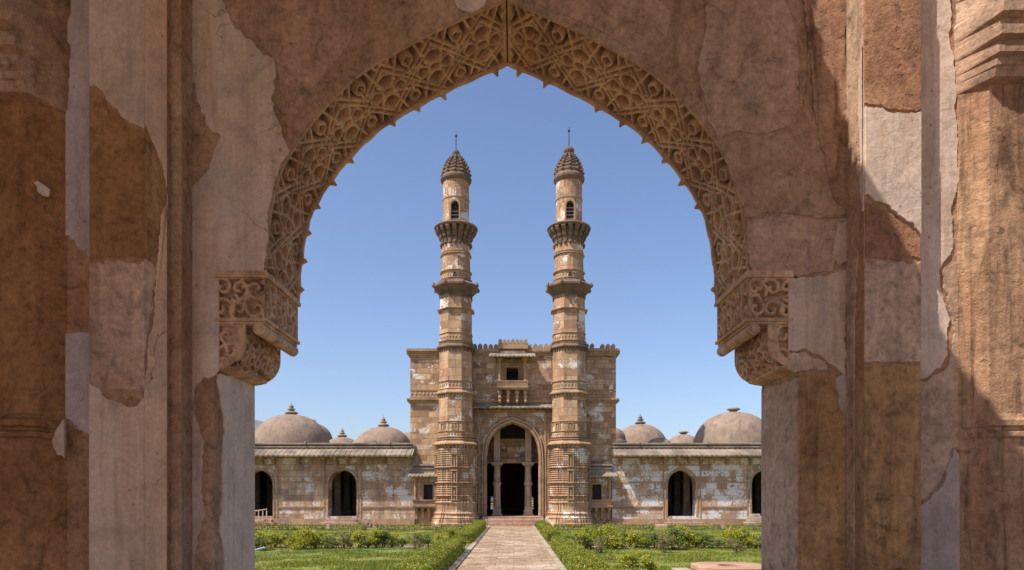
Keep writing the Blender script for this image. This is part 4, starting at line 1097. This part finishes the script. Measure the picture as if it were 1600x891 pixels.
# ---- pilasters
def plan_prism(name, plan, z0, z1, mat, parent):
    mb = MB(); mb.prism_z(plan, z0, z1); return mb.build(name, mat, parent, uv=False)
pilL = plan_prism('pilaster', [(-2.299, 3.899), (-2.299, 3.7), (-2.004, 3.7), (-1.945, 3.82), (-1.945, 3.999)], zb_, ztopw, N_dkbrown, gate)
pilR = plan_prism('pilaster', [(1.948, 3.999), (1.948, 3.8), (2.262, 3.8), (2.262, 3.899)], zb_, ztopw, N_dkbrown, gate)
mb = MB(); mb.box(-1.9449, -1.88, 3.86, 3.999, zb_, ztopw); mb.build('edge_strip', N_base, pilL, uv=False)
mb = MB()       # narrow moulded strip between pilaster and arch wall
mb.box(-1.9445, -1.915, 3.80, 3.9, zb_, ztopw); 
P = lambda *a, **k: psheet(*a, **k)
# plaster and stone facing, left
P('plaster_patch', [(287,-30),(345,-30),(352,15),(368,45),(395,65),(430,95),(428,130),(430,180),(440,208),(453,236),(436,266),(426,300),(419,340),(415,390),(412,426),(343,432),(343,577),(331,590),(318,590),(303,610),(300,640),(312,668),(318,700),(316,760),(322,800),(308,840),(303,900),(303,960),(287,960),(287,302),(305,288),(322,272),(333,248),(345,213),(322,198),(314,170),(306,132),(287,118)], NY, .010, N_pl, gate)
P('render_patch', [(437,-30),(560,-30),(556,40),(536,80),(505,118),(480,150),(462,180),(440,180),(438,100),(405,60),(380,42),(360,-30)], NY, .004, N_base2, gate)
P('plaster_patch', [(714,-20),(762,-20),(757,10),(740,19),(722,17),(711,6)], NY, .008, N_plw, gate)
P('plaster_patch', [(140,-30),(226,-30),(226,202),(212,196),(200,190),(185,172),(168,160),(155,140),(140,137)], 3.7, .010, N_pl, pilL)
P('facing_stone', [(140,141),(152,146),(166,166),(184,180),(198,196),(226,208),(226,402),(140,405)], 3.7, .004, N_brown, pilL)
P('facing_stone', [(140,411),(226,409),(226,612),(140,606)], 3.7, .006, N_beige, pilL)
P('plaster_patch', [(140,600),(158,608),(166,622),(180,626),(200,636),(215,634),(226,622),(226,960),(140,960)], 3.7, .010, N_pl, pilL)
cf = (Vector((-2.004, 3.7, 0)), Vector((.059, .12, 0)).normalized(), Vector((0,0,1)), Vector((.12, -.059, 0)).normalized()); cw = math.hypot(.059, .12)
sheet('plaster_patch', [(0, Z(200, 3.75)), (0, ztopw-.01), (cw, ztopw-.01), (cw, Z(290, 3.8)), (cw*.8, Z(260, 3.8))], cf, .006, N_och_lit, pilL)
sheet('plaster_patch', [(cw*.55, Z(420, 3.8)), (cw*.8, Z(330, 3.8)), (cw, Z(300, 3.8)), (cw, zb_), (0, zb_), (0, Z(600, 3.8)), (cw*.3, Z(520, 3.8))], cf, .006, N_och_lit, pilL)
sheet('facing_stone', [(0, Z(205, 3.75)), (cw*.75, Z(265, 3.8)), (cw*.95, Z(300, 3.8)), (cw*.75, Z(335, 3.8)), (cw*.5, Z(405, 3.8)), (0, Z(400, 3.75))], cf, .004, N_ochre, pilL)
sheet('facing_stone', [(0, Z(408, 3.75)), (cw*.5, Z(425, 3.8)), (cw*.25, Z(520, 3.8)), (0, Z(590, 3.75))], cf, .004, N_beige, pilL)
P('plaster_patch', [(100,-30),(160,-30),(160,420),(137,400),(120,385),(108,368),(100,372)], 3.9, .008, N_plg, gate)
P('plaster_patch', [(100,522),(160,518),(160,690),(139,678),(124,672),(110,655),(100,655)], 3.9, .008, N_plg, gate)
# left jamb reveal plaster
def jsheet(name, pts, side, th, mat):     # pts: (y, z) on the jamb reveal
    xx = JX0 if side < 0 else JX1
    return sheet(name, pts, ((xx, 0, 0), (0,1,0), (0,0,1), (-side, 0, 0)), th, mat, gate)
ZZ = lambda py, Y: Z(py, Y)
jsheet('plaster_patch', [(4.06, zb_), (FY-.002, zb_), (FY-.002, ZZ(598, FY)), (4.03, ZZ(585, 4.03)), (4.07, ZZ(625, 4.07)), (4.12, ZZ(660, 4.1)), (4.09, ZZ(720, 4.1)), (4.10, ZZ(770, 4.1)), (4.05, ZZ(830, 4.1)), (4.10, ZZ(850, 4.1)), (4.11, ZZ(885, 4.1))], -1, .012, N_plw)
# plaster and stone facing, right
P('render_patch', [(1088,105),(1100,60),(1105,-30),(1212,-30),(1230,10),(1243,50),(1248,110),(1246,170),(1230,198),(1195,210),(1150,205),(1122,218),(1105,190),(1100,150)], NY, .006, N_base2, gate, amp=.004)
P('render_patch', [(800,-30),(1000,-30),(1050,20),(1040,60),(1010,85),(980,75),(940,50),(900,32),(850,12)], NY, .003, N_base2, gate, amp=.004)
P('facing_stone', [(1125,225),(1150,212),(1195,217),(1235,205),(1252,178),(1262,120),(1262,40),(1245,-30),(1322,-30),(1322,336),(1290,340),(1230,333),(1163,340),(1150,290)], NY, .006, N_red if False else N_base, gate)
P('facing_stone', [(1250,-30),(1322,-30),(1322,330),(1300,310),(1280,230),(1268,140),(1262,60)], NY, .014, N_colR, gate)
P('facing_stone', [(1166,346),(1230,340),(1290,346),(1322,342),(1322,388),(1305,400),(1300,425),(1240,432),(1172,430)], NY, .012, N_beige, gate)
P('facing_stone', [(1306,350),(1322,346),(1322,410),(1310,418),(1299,405)], NY, .018, N_pl, gate)
P('plaster_patch', [(1231,436),(1290,432),(1322,420),(1322,590),(1310,580),(1285,560),(1255,545),(1231,548)], NY, .012, N_pl, gate)
P('facing_stone', [(1231,552),(1255,550),(1284,565),(1304,580),(1250,580),(1232,578)], NY, .008, N_beige, gate)
P('facing_stone', [(1250,584),(1322,588),(1322,960),(1250,960)], NY, .006, N_ochre, gate)
P('plaster_patch', [(1305,590),(1322,585),(1337,600),(1334,640),(1327,690),(1322,650),(1312,640)], NY, .012, N_mort, gate)
jsheet('facing_stone', [(NY+.01, zb_), (FY-.004, zb_), (FY-.004, ZZ(608, FY)), (NY+.01, ZZ(590, NY))], 1, .005, N_beige)
P('facing_stone', [(1350,-30),(1438,-30),(1438,172),(1415,174),(1385,172),(1375,165),(1350,162)], 3.8, .012, N_red, pilR)
P('plaster_patch', [(1350,168),(1378,170),(1388,177),(1415,179),(1438,177),(1438,372),(1425,350),(1402,338),(1380,320),(1366,315),(1355,305),(1350,306)], 3.8, .016, N_plw, pilR)
P('facing_stone', [(1352,316),(1366,321),(1400,345),(1424,358),(1438,380),(1438,404),(1400,407),(1352,405)], 3.8, .006, N_red, pilR)
P('facing_stone', [(1350,411),(1438,409),(1438,564),(1350,566)], 3.8, .010, N_beige, pilR)
P('facing_stone', [(1350,572),(1438,570),(1438,770),(1400,776),(1350,780)], 3.8, .008, N_ochre, pilR)
P('facing_stone', [(1350,784),(1400,780),(1438,774),(1438,960),(1350,960)], 3.8, .011, N_ochre, pilR)
ff = ((1.948, 0, 0), (0,1,0), (0,0,1), (-1,0,0))
sheet('facing_stone', [(3.802, Z(60, 3.8)), (3.802, ztopw-.01), (3.99, ztopw-.01), (3.99, zb_), (3.90, zb_), (3.90, Z(500, 3.9)), (3.86, Z(400, 3.85)), (3.84, Z(200, 3.84))], ff, .006, N_beige, pilR)
sheet('plaster_patch', [(3.802, Z(330, 3.8)), (3.802, Z(65, 3.8)), (3.835, Z(100, 3.84)), (3.85, Z(200, 3.84)), (3.83, Z(290, 3.84))], ff, .008, N_plw, pilR)
P('plaster_patch', [(1420,-30),(1484,-30),(1482,60),(1493,110),(1494,150),(1495,290),(1485,330),(1488,390),(1472,412),(1468,432),(1468,450),(1476,475),(1484,500),(1480,555),(1470,575),(1445,592),(1420,596)], 3.9, .010, N_plw, gate)
P('plaster_patch', [(1420,798),(1444,785),(1475,752),(1490,700),(1497,712),(1508,760),(1502,900),(1502,960),(1420,960)], 3.9, .012, N_mort, gate)
P('facing_stone', [(1474,420),(1500,410),(1500,700),(1487,700),(1470,750),(1445,778),(1420,790),(1420,602),(1448,597),(1474,580),(1484,560),(1488,500),(1480,470),(1473,450)], 3.9, .006, N_beige, gate)
# ---- engaged octagonal columns with capitals and base mouldings
def oct_col(side, mat, label):
    sg = side; x0 = 2.529 if side > 0 else 2.552; a = .11; wf = .62
    def plan(g, y_back=3.899):
        p = [(x0-g, y_back), (x0-g, 3.9-.001+.0*g), (x0-g*.4+a, 3.9-a-g), (x0+a+wf+g*.4, 3.9-a-g), (x0+2*a+wf+g, 3.9-.001), (x0+2*a+wf+g, y_back)]
        g = g*(1.0 if side > 0 else 1.5); g2 = g*.12; p = [(x0-g2, y_back), (x0-g2, y_back-.002), (x0-g2+a, 3.9-a-g), (x0+a+wf+g2, 3.9-a-g), (x0+2*a+wf+g2, y_back-.002)]
        return [(sg*x, y) for x, y in p]
    def stack(name, prof, mat, parent):
        mb = MB(); n = 5; vs = []; fs = []
        for g, z in prof: vs += [(x, y, z) for x, y in plan(g)]
        for k in range(len(prof)-1):
            for i in range(n): j = (i+1) % n; fs.append((k*n+i, k*n+j, (k+1)*n+j, (k+1)*n+i))
        fs += [tuple(range(n)), tuple((len(prof)-1)*n+i for i in range(n))]
        mb.add(vs, fs); return mb.build(name, mat, parent, uv=False)
    # make it project far enough
    zc = E+2.30 if side > 0 else E+2.20
    col = stack('engaged_column', [(0, zb_), (0, ztopw)], mat, gate)
    if label: col['label'] = label
    stack('capital', [(.0, zc), (.004, zc), (.05, zc+.01), (.065, zc+.055), (.075, zc+.06), (.075, zc+.10), (.10, zc+.115), (.10, zc+.15), (.08, zc+.16), (.08, zc+.185), (.12, zc+.20), (.12, zc+.25), (.10, zc+.26), (.10, zc+.29), (.14, zc+.31), (.14, zc+.38), (.05, zc+.40), (.05, zc+.52), (.15, zc+.56), (.15, zc+.72), (.0, zc+.8)], N_beige, col)
    zk = E+.33
    stack('base_moulding', [(.0, zk), (.003, zk), (.02, zk+.012), (.02, zk+.035), (.008, zk+.045), (.008, zk+.06), (.028, zk+.07), (.028, zk+.10), (.012, zk+.115), (.003, zk+.14), (.0, zk+.141)], mat, col)
    return col
cL = oct_col(-1, N_brown, 'brown engaged octagonal column in shade'); cR = oct_col(1, N_colR, 'sunlit veined engaged octagonal column')
P('plaster_patch', [(53,285),(60,283),(78,296),(76,308),(66,306)], 3.79, .006, N_plw, cL)  # pale patch painted as a lit chip of the column
P('plaster_patch', [(84,688),(92,668),(104,655),(104,716),(92,712),(86,700)], 3.83, .02, N_pl, cL)
# ---- porch round the camera: floor, piers, unseen roof added to shape the sunlight
mb = MB(); mb.box(-4.6, 4.6, -2.5, 5.2, 0.0, zf); mb.build('porch_floor', N_floor, gate, uv=False)
zr = E+4.1
hx0, hx1 = .62, 3.2
mb = MB()
# hole outline in (x, y): curved to place the sun patch at right, cut as strips
hole = [(.36, 2.30), (.40, 2.65), (.46, 3.0), (.66, 3.25), (.80, 3.42), (1.0, 3.62), (1.2, 3.8), (1.45, 3.95)]
def hx(y):
    return float(np.interp(y, [p[1] for p in hole], [p[0] for p in hole]))
ysl = [-2.5, 2.40] + list(np.linspace(2.45, 3.95, 16))
mb.box(-4.6, 4.6, -2.5, 2.30, zr, zr+.3)
yy = list(np.linspace(2.301, 3.95, 18))
for a, b in zip(yy[:-1], yy[1:]):
    xa = hx((a+b)/2) + .03*mnoise.noise((a*9, 0, 2)); mb.box(-4.6, xa, a, b-.0005, zr, zr+.3); mb.box(3.3, 4.6, a, b-.0005, zr, zr+.3)
mb.box(-4.6, 4.6, 3.951, FY, zr+.0, zr+.3)
mb.build('added_shade_roof', N_beige, gate, uv=False)  # added out of view, blocks the sun except through its gap
for x in (-4.45, 4.45):
    for y in (-2.2, .9):
        mb = MB(); mb.loft(ngon(4, math.pi/4), [(.24, zf), (.24, zf+.3), (.18, zf+.35), (.18, zr-.4), (.3, zr-.15), (.3, zr-.002)], x, y); mb.build('porch_pier', N_beige, gate, uv=False)
mb = MB(); mb.box(-4.6, -4.3, 1.3, 3.9, zf, zr); mb.build('added_shade_wall', N_dkbrown, gate, uv=False)  # unseen wall added to keep sun off the left column

# ------------------------------------------------------------------ garden
def leaf_quads(P, size, nrm=None, up=.3, jit=.35):
    n = len(P)
    a = rng.normal(size=(n, 3)); a /= np.linalg.norm(a, axis=1)[:, None]
    if nrm is not None:
        a = a*.75 + nrm*.8
    a[:, 2] += up; a /= np.linalg.norm(a, axis=1)[:, None]
    t = np.cross(a, rng.normal(size=(n, 3))); t /= np.linalg.norm(t, axis=1)[:, None]
    b = np.cross(a, t); s = size*(1 + jit*(rng.random(n)*2-1)); s = s[:, None]
    V = np.stack([P-t*s*.55, P+b*s*.28-t*s*.05, P+t*s*.55, P-b*s*.28-t*s*.05], axis=1).reshape(-1, 3)
    return V, np.arange(4*n).reshape(-1, 4)
def hedge(x0, x1, y0, y1, h, dens, size, label, group, along='y', z0=.03):
    cx, cy = (x0+x1)/2, (y0+y1)/2
    root = empty('hedge', (cx, cy, z0), label, 'hedge', group)
    Lx, Ly = x1-x0, y1-y0
    top = int(Lx*Ly*dens); sx = int(Ly*h*dens); sy = int(Lx*h*dens); P = []; N = []
    def wob(p):
        q = np.array([mnoise.noise((a*1.3, b*1.3, c*2.0)) + .6*mnoise.noise((a*4.1, b*4.1, c*4.1+7)) for a, b, c in p]); return q
    def face(n, f, nr):
        p = f(rng.random(n), rng.random(n)); P.append(p); N.append(np.tile(nr, (n, 1)))
    face(top, lambda u, v: np.stack([x0+u*Lx, y0+v*Ly, z0+h+0*u], 1), (0,0,1.))
    face(sx, lambda u, v: np.stack([x0+0*u, y0+u*Ly, z0+v*h], 1), (-1.,0,0)); face(sx, lambda u, v: np.stack([x1+0*u, y0+u*Ly, z0+v*h], 1), (1.,0,0))
    face(sy, lambda u, v: np.stack([x0+u*Lx, y0+0*u, z0+v*h], 1), (0,-1.,0)); face(sy, lambda u, v: np.stack([x0+u*Lx, y1+0*u, z0+v*h], 1), (0,1.,0))
    P = np.concatenate(P); N = np.concatenate(N)
    d = wob(P)*.11 - np.abs(rng.normal(size=len(P)))*.06 + (rng.random(len(P)) < .04)*.07
    # round the upper edges
    P = P + N*d[:, None]
    ex = np.minimum(P[:, 0]-x0, x1-P[:, 0]) if along == 'y' else np.minimum(P[:, 1]-y0, y1-P[:, 1])
    hi = P[:, 2] > z0+h*.7; P[hi, 2] -= np.clip(.10-ex[hi], 0, .10)*.6
    P[:, 2] = np.maximum(P[:, 2], z0+.01)
    V, Q = leaf_quads(P, size, N); np_mesh('foliage', V, Q, M_hedge, root)
    mb = MB(); r = random.Random(int(cx*10)); L = max(Lx, Ly)
    for i in range(int(L/.35)):
        t = (i+.5)/int(L/.35); bx = (x0+t*Lx if along == 'x' else cx+r.uniform(-.1, .1)); by = (y0+t*Ly if along == 'y' else cy+r.uniform(-.1, .1))
        for k in range(2): mb.tube([(bx, by, z0), (bx+r.uniform(-.15, .15), by+r.uniform(-.15, .15), z0+h*.85)], [.014, .006], 4)
    mb.build('stems', M_stem, root, uv=False)
    return root
hedge(-2.95, -2.06, 14.0, 28.6, .56, 1150, .052, 'long clipped low hedge left of the stone path, nearer the camera', 'clipped hedges along the path')
hedge(-2.85, -2.06, 33.2, 50.5, .56, 700, .06, 'clipped low hedge left of the stone path, the farther run by the mosque steps', 'clipped hedges along the path')
hedge(1.66, 2.45, 14.0, 30.0, .52, 1150, .052, 'long clipped low hedge right of the stone path, nearer the camera', 'clipped hedges along the path')
hedge(1.66, 2.35, 34.6, 50.5, .54, 700, .06, 'clipped low hedge right of the stone path, the farther run by the mosque steps', 'clipped hedges along the path')
Yh = 46.6
desc = {0: 'low hedge strip along the left wing, {}', 1: 'low hedge strip along the right wing, {}'}
names = {(0,0): 'the one farthest left', (0,1): 'in front of the pointed doorway', (0,2): 'between the doorway and the left oriel', (0,3): 'by the left minaret',
         (1,0): 'by the right minaret', (1,1): 'between the right oriel and the doorway', (1,2): 'right of the doorway', (1,3): 'the one farthest right'}
for i, (sd, a, b) in enumerate([(0, 370, 440), (0, 446, 508), (0, 515, 572), (0, 586, 735), (1, 866, 926), (1, 929, 1022), (1, 1044, 1126), (1, 1132, 1240)]):
    hedge(X(a, Yh), X(b, Yh), Yh-.25, Yh+.3, .42, 520, .065, desc[sd].format(names[(sd, i % 4)]), 'low hedge strips below the mosque', 'x')
for k, (x0, x1) in enumerate(((-30, -2.9), (2.4, 30))): sheet_struct('kerb', x0, x1, 48.3, 48.55, .10, M_kerb, .09)
# rose bushes
def bush_proto(seed, mat, n, leaf, squat=1.0, flowers=0, open_=.5):
    r = random.Random(seed); g = np.random.default_rng(seed)
    root = bpy.data.objects.new('rose_bush', None)
    blobs = []; stems = MB()
    nb = 7 + seed % 4
    for i in range(nb):
        a = r.uniform(0, 6.28); d = r.uniform(.05, .36); z = r.uniform(.20, .84)*squat; rad = r.uniform(.14, .23)
        p = (d*math.cos(a), d*math.sin(a), z); blobs.append((p, rad))
        mid = (p[0]*.45+r.uniform(-.05, .05), p[1]*.45+r.uniform(-.05, .05), z*.5)
        stems.tube([(p[0]*.12, p[1]*.12, -.02), mid, (p[0], p[1], z)], [.018, .013, .006], 5)
        for k in range(3):
            q = (p[0]+r.uniform(-.16, .16), p[1]+r.uniform(-.16, .16), z+r.uniform(-.02, .2)); stems.tube([(mid[0], mid[1], mid[2]), p, q], [.009, .006, .003], 4)
    per_ = n//nb; P = []
    for p, rad in blobs:
        d = g.normal(size=(per_, 3)); d /= np.linalg.norm(d, axis=1)[:, None]; rr = rad*(g.random(per_)**open_)*(1+.35*g.normal(size=per_)*.5)
        P.append(np.array(p) + d*rr[:, None]*np.array([1.15, 1.15, .9]))
    P.append(np.stack([g.normal(size=per_)*.2, g.normal(size=per_)*.2, g.random(per_)*.5*squat], 1))
    P = np.concatenate(P); P[:, 2] = np.maximum(P[:, 2], .02)
    V, Q = leaf_quads(P, leaf)
    COL.objects.link(root)
    f = np_mesh('foliage', V, Q, mat, root); st = stems.build('stems', M_stem, root, uv=False)
    if flowers:
        idx = g.integers(0, len(P), flowers); V2, Q2 = leaf_quads(np.repeat(P[idx]*1.04, 4, axis=0)+g.normal(size=(flowers*4, 3))*.012, .05)
        np_mesh('flowers', V2, Q2, M_flower, root)
    return root
protos = [bush_proto(1, M_bush[0], 2200, .062), bush_proto(2, M_bush[1], 2100, .062, 1.0, 12), bush_proto(3, M_bush[0], 1900, .066, .9, 10), bush_proto(4, M_bush[2], 900, .055, .95, 0, .7),
          bush_proto(5, M_bush[0], 3000, .06, 1.05), bush_proto(6, M_bush[1], 1500, .058, .8, 16, .6)]
KIND = ['full yellow-green rose bush', 'dark green rose bush', 'bright low flowering bush', 'sparse brownish half-bare bush', 'tall dense lime-green shrub', 'loose greyish rose bush']
used = set()
# (photo x of centre, photo y of foot, height px, kind)
BL = [(402,858,30,1),(414,856,36,2),(430,857,31,0),(446,856,28,5),(460,858,30,2),(474,857,33,0),(480,852,33,4),(492,857,30,2),(507,857,28,5),(520,858,27,1),(537,859,30,3),(548,856,30,5),
      (562,857,33,2),(576,856,31,5),(588,857,34,0),(600,856,32,1),(612,857,27,2),(627,856,24,5),(648,858,26,3),(657,856,22,1),(670,855,24,5),(684,854,22,2),(704,844,23,4),(560,842,9,5),(434,843,9,3),
      (880,856,28,1),(893,858,32,5),(905,857,34,2),(915,856,34,0),(925,860,28,5),(938,866,30,3),(948,858,34,0),(960,857,31,2),(972,856,30,5),(985,856,32,0),(996,857,30,2),(1010,856,29,1),(1024,857,31,5),
      (1038,865,30,3),(1050,858,38,1),(1062,856,32,0),(1072,858,34,2),(1088,857,34,1),(1100,858,30,5),(1110,856,30,1),(1124,859,26,5),(1138,858,30,0),(1150,866,26,3),(1160,857,34,0),(1172,858,32,2),(1184,858,30,5),(1200,858,32,1),
      (985,890,36,4),(1013,899,34,0),(956,878,10,3),(1196,868,24,3),(385,858,32,0),(368,858,30,2)]
cnt = {}
for i, (pxx, pyy, hh, kd) in enumerate(BL):
    Yp = E*F/(pyy-PY); Yp = min(Yp, 44)
    if pyy in (856, 857, 858, 859): Yp += random.uniform(-1.3, .3)
    xx = X(pxx, Yp); hgt = hh/F*Yp*1.02; s_ = hgt/(.98)
    side = 'left' if pxx < 800 else 'right'
    base = protos[kd]
    if kd in used: o = copy_tree(base)
    else: o = base; used.add(kd)
    o.location = (xx, Yp, .03); k_ = random.uniform(1.0, 1.35) if pxx < 800 else random.uniform(1.1, 1.5); o.scale = (s_*k_, s_*k_, s_*random.uniform(.72, 1.15)); o.rotation_euler.z = random.uniform(0, 6.28)
    cnt[(kd, side)] = cnt.get((kd, side), 0) + 1
    o['category'] = 'bush'; o['group'] = 'rose bushes in the %s garden bed' % side
    o['_k'] = kd; o['_s'] = side; o['_x'] = abs(xx-(-.2))
ORD = ['nearest', 'second', 'third', 'fourth', 'fifth', 'sixth', 'seventh', 'eighth', 'ninth', 'tenth', 'eleventh', 'twelfth', 'thirteenth', 'fourteenth']
bs = [o for o in COL.objects if '_k' in o.keys()]
for key in cnt:
    q = sorted([o for o in bs if (o['_k'], o['_s']) == key], key=lambda o: o['_x'])
    for j, o in enumerate(q):
        o['label'] = '%s %s of the path, %s of its kind outward' % (KIND[key[0]], key[1], ORD[j])
for o in bs:
    for k in ('_k', '_s', '_x'): del o[k]
# grass blades
NB = 130000
yy = 1/ (rng.random(NB*2)*(1/15.5-1/50.5)+1/50.5); yy = np.concatenate([yy[:NB], 17+33.5*rng.random(NB)])
xx = (rng.random(len(yy))*2-1)*yy*.40
ok = ((xx < -2.02) | (xx > 1.62)) & ~((yy > 30.1) & (yy < 32.0)) & (yy < 50.9)
xx, yy = xx[ok], yy[ok]
dn = np.array([mnoise.noise((a*.55, b*.55, 0)) + .5*mnoise.noise((a*1.7, b*1.7, 4)) for a, b in zip(xx, yy)])
ok = rng.random(len(xx)) < np.clip(.62+dn*1.3, .08, 1); xx, yy, dn = xx[ok], yy[ok], dn[ok]
n = len(xx); hh = (.035+.05*rng.random(n))*(1+.9*np.clip(dn, -.3, 1)); hh[rng.random(n) < .015] *= 2.0
th = rng.random(n)*6.283; wd = .011+.012*rng.random(n); lean = rng.normal(size=(n, 2))*.03
B = np.stack([xx, yy, np.full(n, .028)], 1); dx = np.stack([np.cos(th)*wd, np.sin(th)*wd, 0*th], 1)
T = B + np.stack([lean[:, 0], lean[:, 1], hh], 1)
V = np.stack([B-dx, B+dx, T], 1).reshape(-1, 3)
tag(np_mesh('grass', V, np.arange(3*n).reshape(-1, 3), M_grass), 'short uneven lawn grass on both sides of the path', 'grass', kind='stuff')
# well rim at the lower right
wc = (5.75, 18.15); zt_ = .46; mb = MB()
octo = [(1.0, .55), (.55, 1.0), (-.55, 1.0), (-1.0, .55), (-1.0, -.55), (-.55, -1.0), (.55, -1.0), (1.0, -.55)]
n = 32; ho = []; outer = []
for i in range(n):
    t = 2*math.pi*i/n; c, s = math.cos(t), math.sin(t)
    # ray to the chamfered square
    k = min(1/max(abs(c), 1e-6), 1/max(abs(s), 1e-6), 1.55/(abs(c)+abs(s))); outer.append((c*k*.95, s*k*.95)); ho.append((c*.33, s*.33))
vs = []; 
for ring, z in ((ho, 0.05), (ho, zt_), (outer, zt_), (outer, zt_-.13), ([(a*.93, b*.93) for a, b in outer], zt_-.13), ([(a*.93, b*.93) for a, b in outer], 0.0)):
    vs += [(wc[0]+a, wc[1]+b, z) for a, b in ring]
fs = [(k*n+i, k*n+(i+1) % n, (k+1)*n+(i+1) % n, (k+1)*n+i) for k in range(5) for i in range(n)]
M_well = plain_stone('pink_slab', (.40,.22,.14), (.50,.31,.20), (.34,.19,.12), 3, .01)
mb.add(vs, fs); wl = mb.build('stone_basin', M_well, None, uv=False, bevel=.008)
wr = empty('ornamental_basin', (wc[0], wc[1], 0), 'low pink stone basin with chamfered corners and a round hole in its top', 'basin')
wl.name = 'slab'; wl.parent = wr; wl.location = (-wc[0], -wc[1], 0)
mb = MB(); mb.box(wc[0]-1.45, wc[0]-1.02, wc[1]-1.2, wc[1]+.55, .03, .34); mb.build('step', M_kerb, wr, uv=False, bevel=.01)
# railing at the far left doorway
ry = 53.6; rl = empty('barrier_railing', (X(404, ry), ry, .3), 'weathered wooden barrier railing in front of the leftmost doorway', 'railing')
mb = MB(); mb.tube([(X(385, ry), ry, Z(800.5, ry)), (X(417, ry), ry, Z(796, ry))], .05, 6); mb.build('handrail', M_wood, rl, uv=False)
for a in (398, 404, 410.5, 416.5):
    mb = MB(); mb.box(X(a, ry)-.035, X(a, ry)+.035, ry-.04, ry+.04, .1, Z(797.5, ry)-.03); mb.build('post', M_wood, rl, uv=False)
mb = MB(); mb.box(X(385, ry), X(414, ry), ry-.2, 53.95, Z(813, ry)-.1, Z(812, ry)); mb.build('ramp_board', M_wood, rl, uv=False)
# dark stones by the hedge, stone block steps
for (a, b, hgt, lb) in ((442, 820.5, .42, 'dark pointed stone lying at the wall foot left of the pointed doorway'), (576, 820.5, .48, 'dark pointed stone lying at the wall foot right of the pointed doorway')):
    Yq = 50.0; bm = bmesh.new(); bmesh.ops.create_icosphere(bm, subdivisions=3, radius=1)
    for v in bm.verts:
        q = v.co.copy(); k = 1+.35*mnoise.noise(q*1.6+Vector((a, 0, 0))); v.co = Vector((q.x*.30*k*(1.15-.5*max(0, q.z)), q.y*.3*k, max(-.05, q.z)*hgt*k*1.2))
    me = bpy.data.meshes.new('boulder'); bm.to_mesh(me); bm.free(); me.materials.append(M_dark)
    o = bpy.data.objects.new('boulder', me); COL.objects.link(o); o.location = (X(a, Yq), Yq, .02); tag(o, lb, 'stone', 'loose dark stones')
br_ = empty('stone_steps', (X(1176, 53.4), 53.4, 0), 'rough grey stone block steps below the far right doorway', 'steps')
for a, b, y0, y1, z0, z1 in ((1165, 1190, 52.9, 54.0, 0, .35), (1170, 1190, 53.3, 54.0, .352, .75), (1176, 1190, 53.6, 54.05, .752, .98)):
    mb = MB(); mb.box(X(a, 53.4), X(b, 53.4), y0, y1, z0, z1); mb.build('stone_block', M_kerb, br_, uv=False, bevel=.03)
mb = MB(); mb.box(X(1026, 53), X(1112, 53), 52.4, 53.9, 0, .16); tag(mb.build('stone_platform', M_step, None, bevel=.02), 'low pink stone platform before the right wing doorway', 'platform')
# hose and pipe
pts = []
for i in range(70):
    t = i/69; pxx = 380 + 270*t; pyy = 869.5 - 12*t + 1.2*math.sin(t*9); Yp = E*F/(pyy-PY); pts.append((X(pxx, Yp), Yp, .065+.01*math.sin(t*40)))
mb = MB(); mb.tube(pts, .016, 6); tag(mb.build('garden_hose', M_hose, None, uv=False, smooth=True), 'thin green garden hose trailing across the left lawn', 'hose')
mb = MB(); mb.tube([(X(385, 26.9), 26.9, .09), (X(414, 28.6), 28.6, .16)], .045, 8); tag(mb.build('white_pipe', M_pipe, None, uv=False), 'short white pipe lying on the grass beside the left bushes', 'pipe')

# trees behind the mosque, glimpsed through its back windows
for i, (tx, ty, th_, lb) in enumerate(((-3.2, 83.0, 5.4, 'leafy tree glimpsed behind the mosque through the left lattice window'), (2.6, 84.0, 5.0, 'leafy tree glimpsed behind the mosque through the right lattice window'))):
    tr = empty('tree', (tx, ty, 0), lb, 'tree', 'trees behind the mosque'); mb = MB()
    mb.tube([(tx, ty, -.1), (tx+.1, ty, 1.3), (tx-.1, ty+.1, 2.6), (tx, ty, 4.2)], [.2, .15, .11, .04], 8)
    for k in range(7): a = k*.9+i; mb.tube([(tx, ty, 1.4+.35*k), (tx+.8*math.cos(a), ty+.8*math.sin(a), 2.0+.35*k), (tx+1.4*math.cos(a), ty+1.4*math.sin(a), 2.3+.3*k)], [.07, .045, .015], 5)
    mb.build('trunk', M_stem, tr, uv=False)
    P = []
    for k in range(26):
        a = rng.random()*6.28; d = .3+1.4*rng.random(); c = np.array((tx+d*math.cos(a), ty+d*math.sin(a), 1.0+rng.random()*(th_-1.4))); g = rng.normal(size=(150, 3)); g /= np.linalg.norm(g, axis=1)[:, None]; P.append(c+g*(.5*rng.random((150, 1))**.5))
    V, Q = leaf_quads(np.concatenate(P), .13); np_mesh('crown', V, Q, M_bush[0], tr)
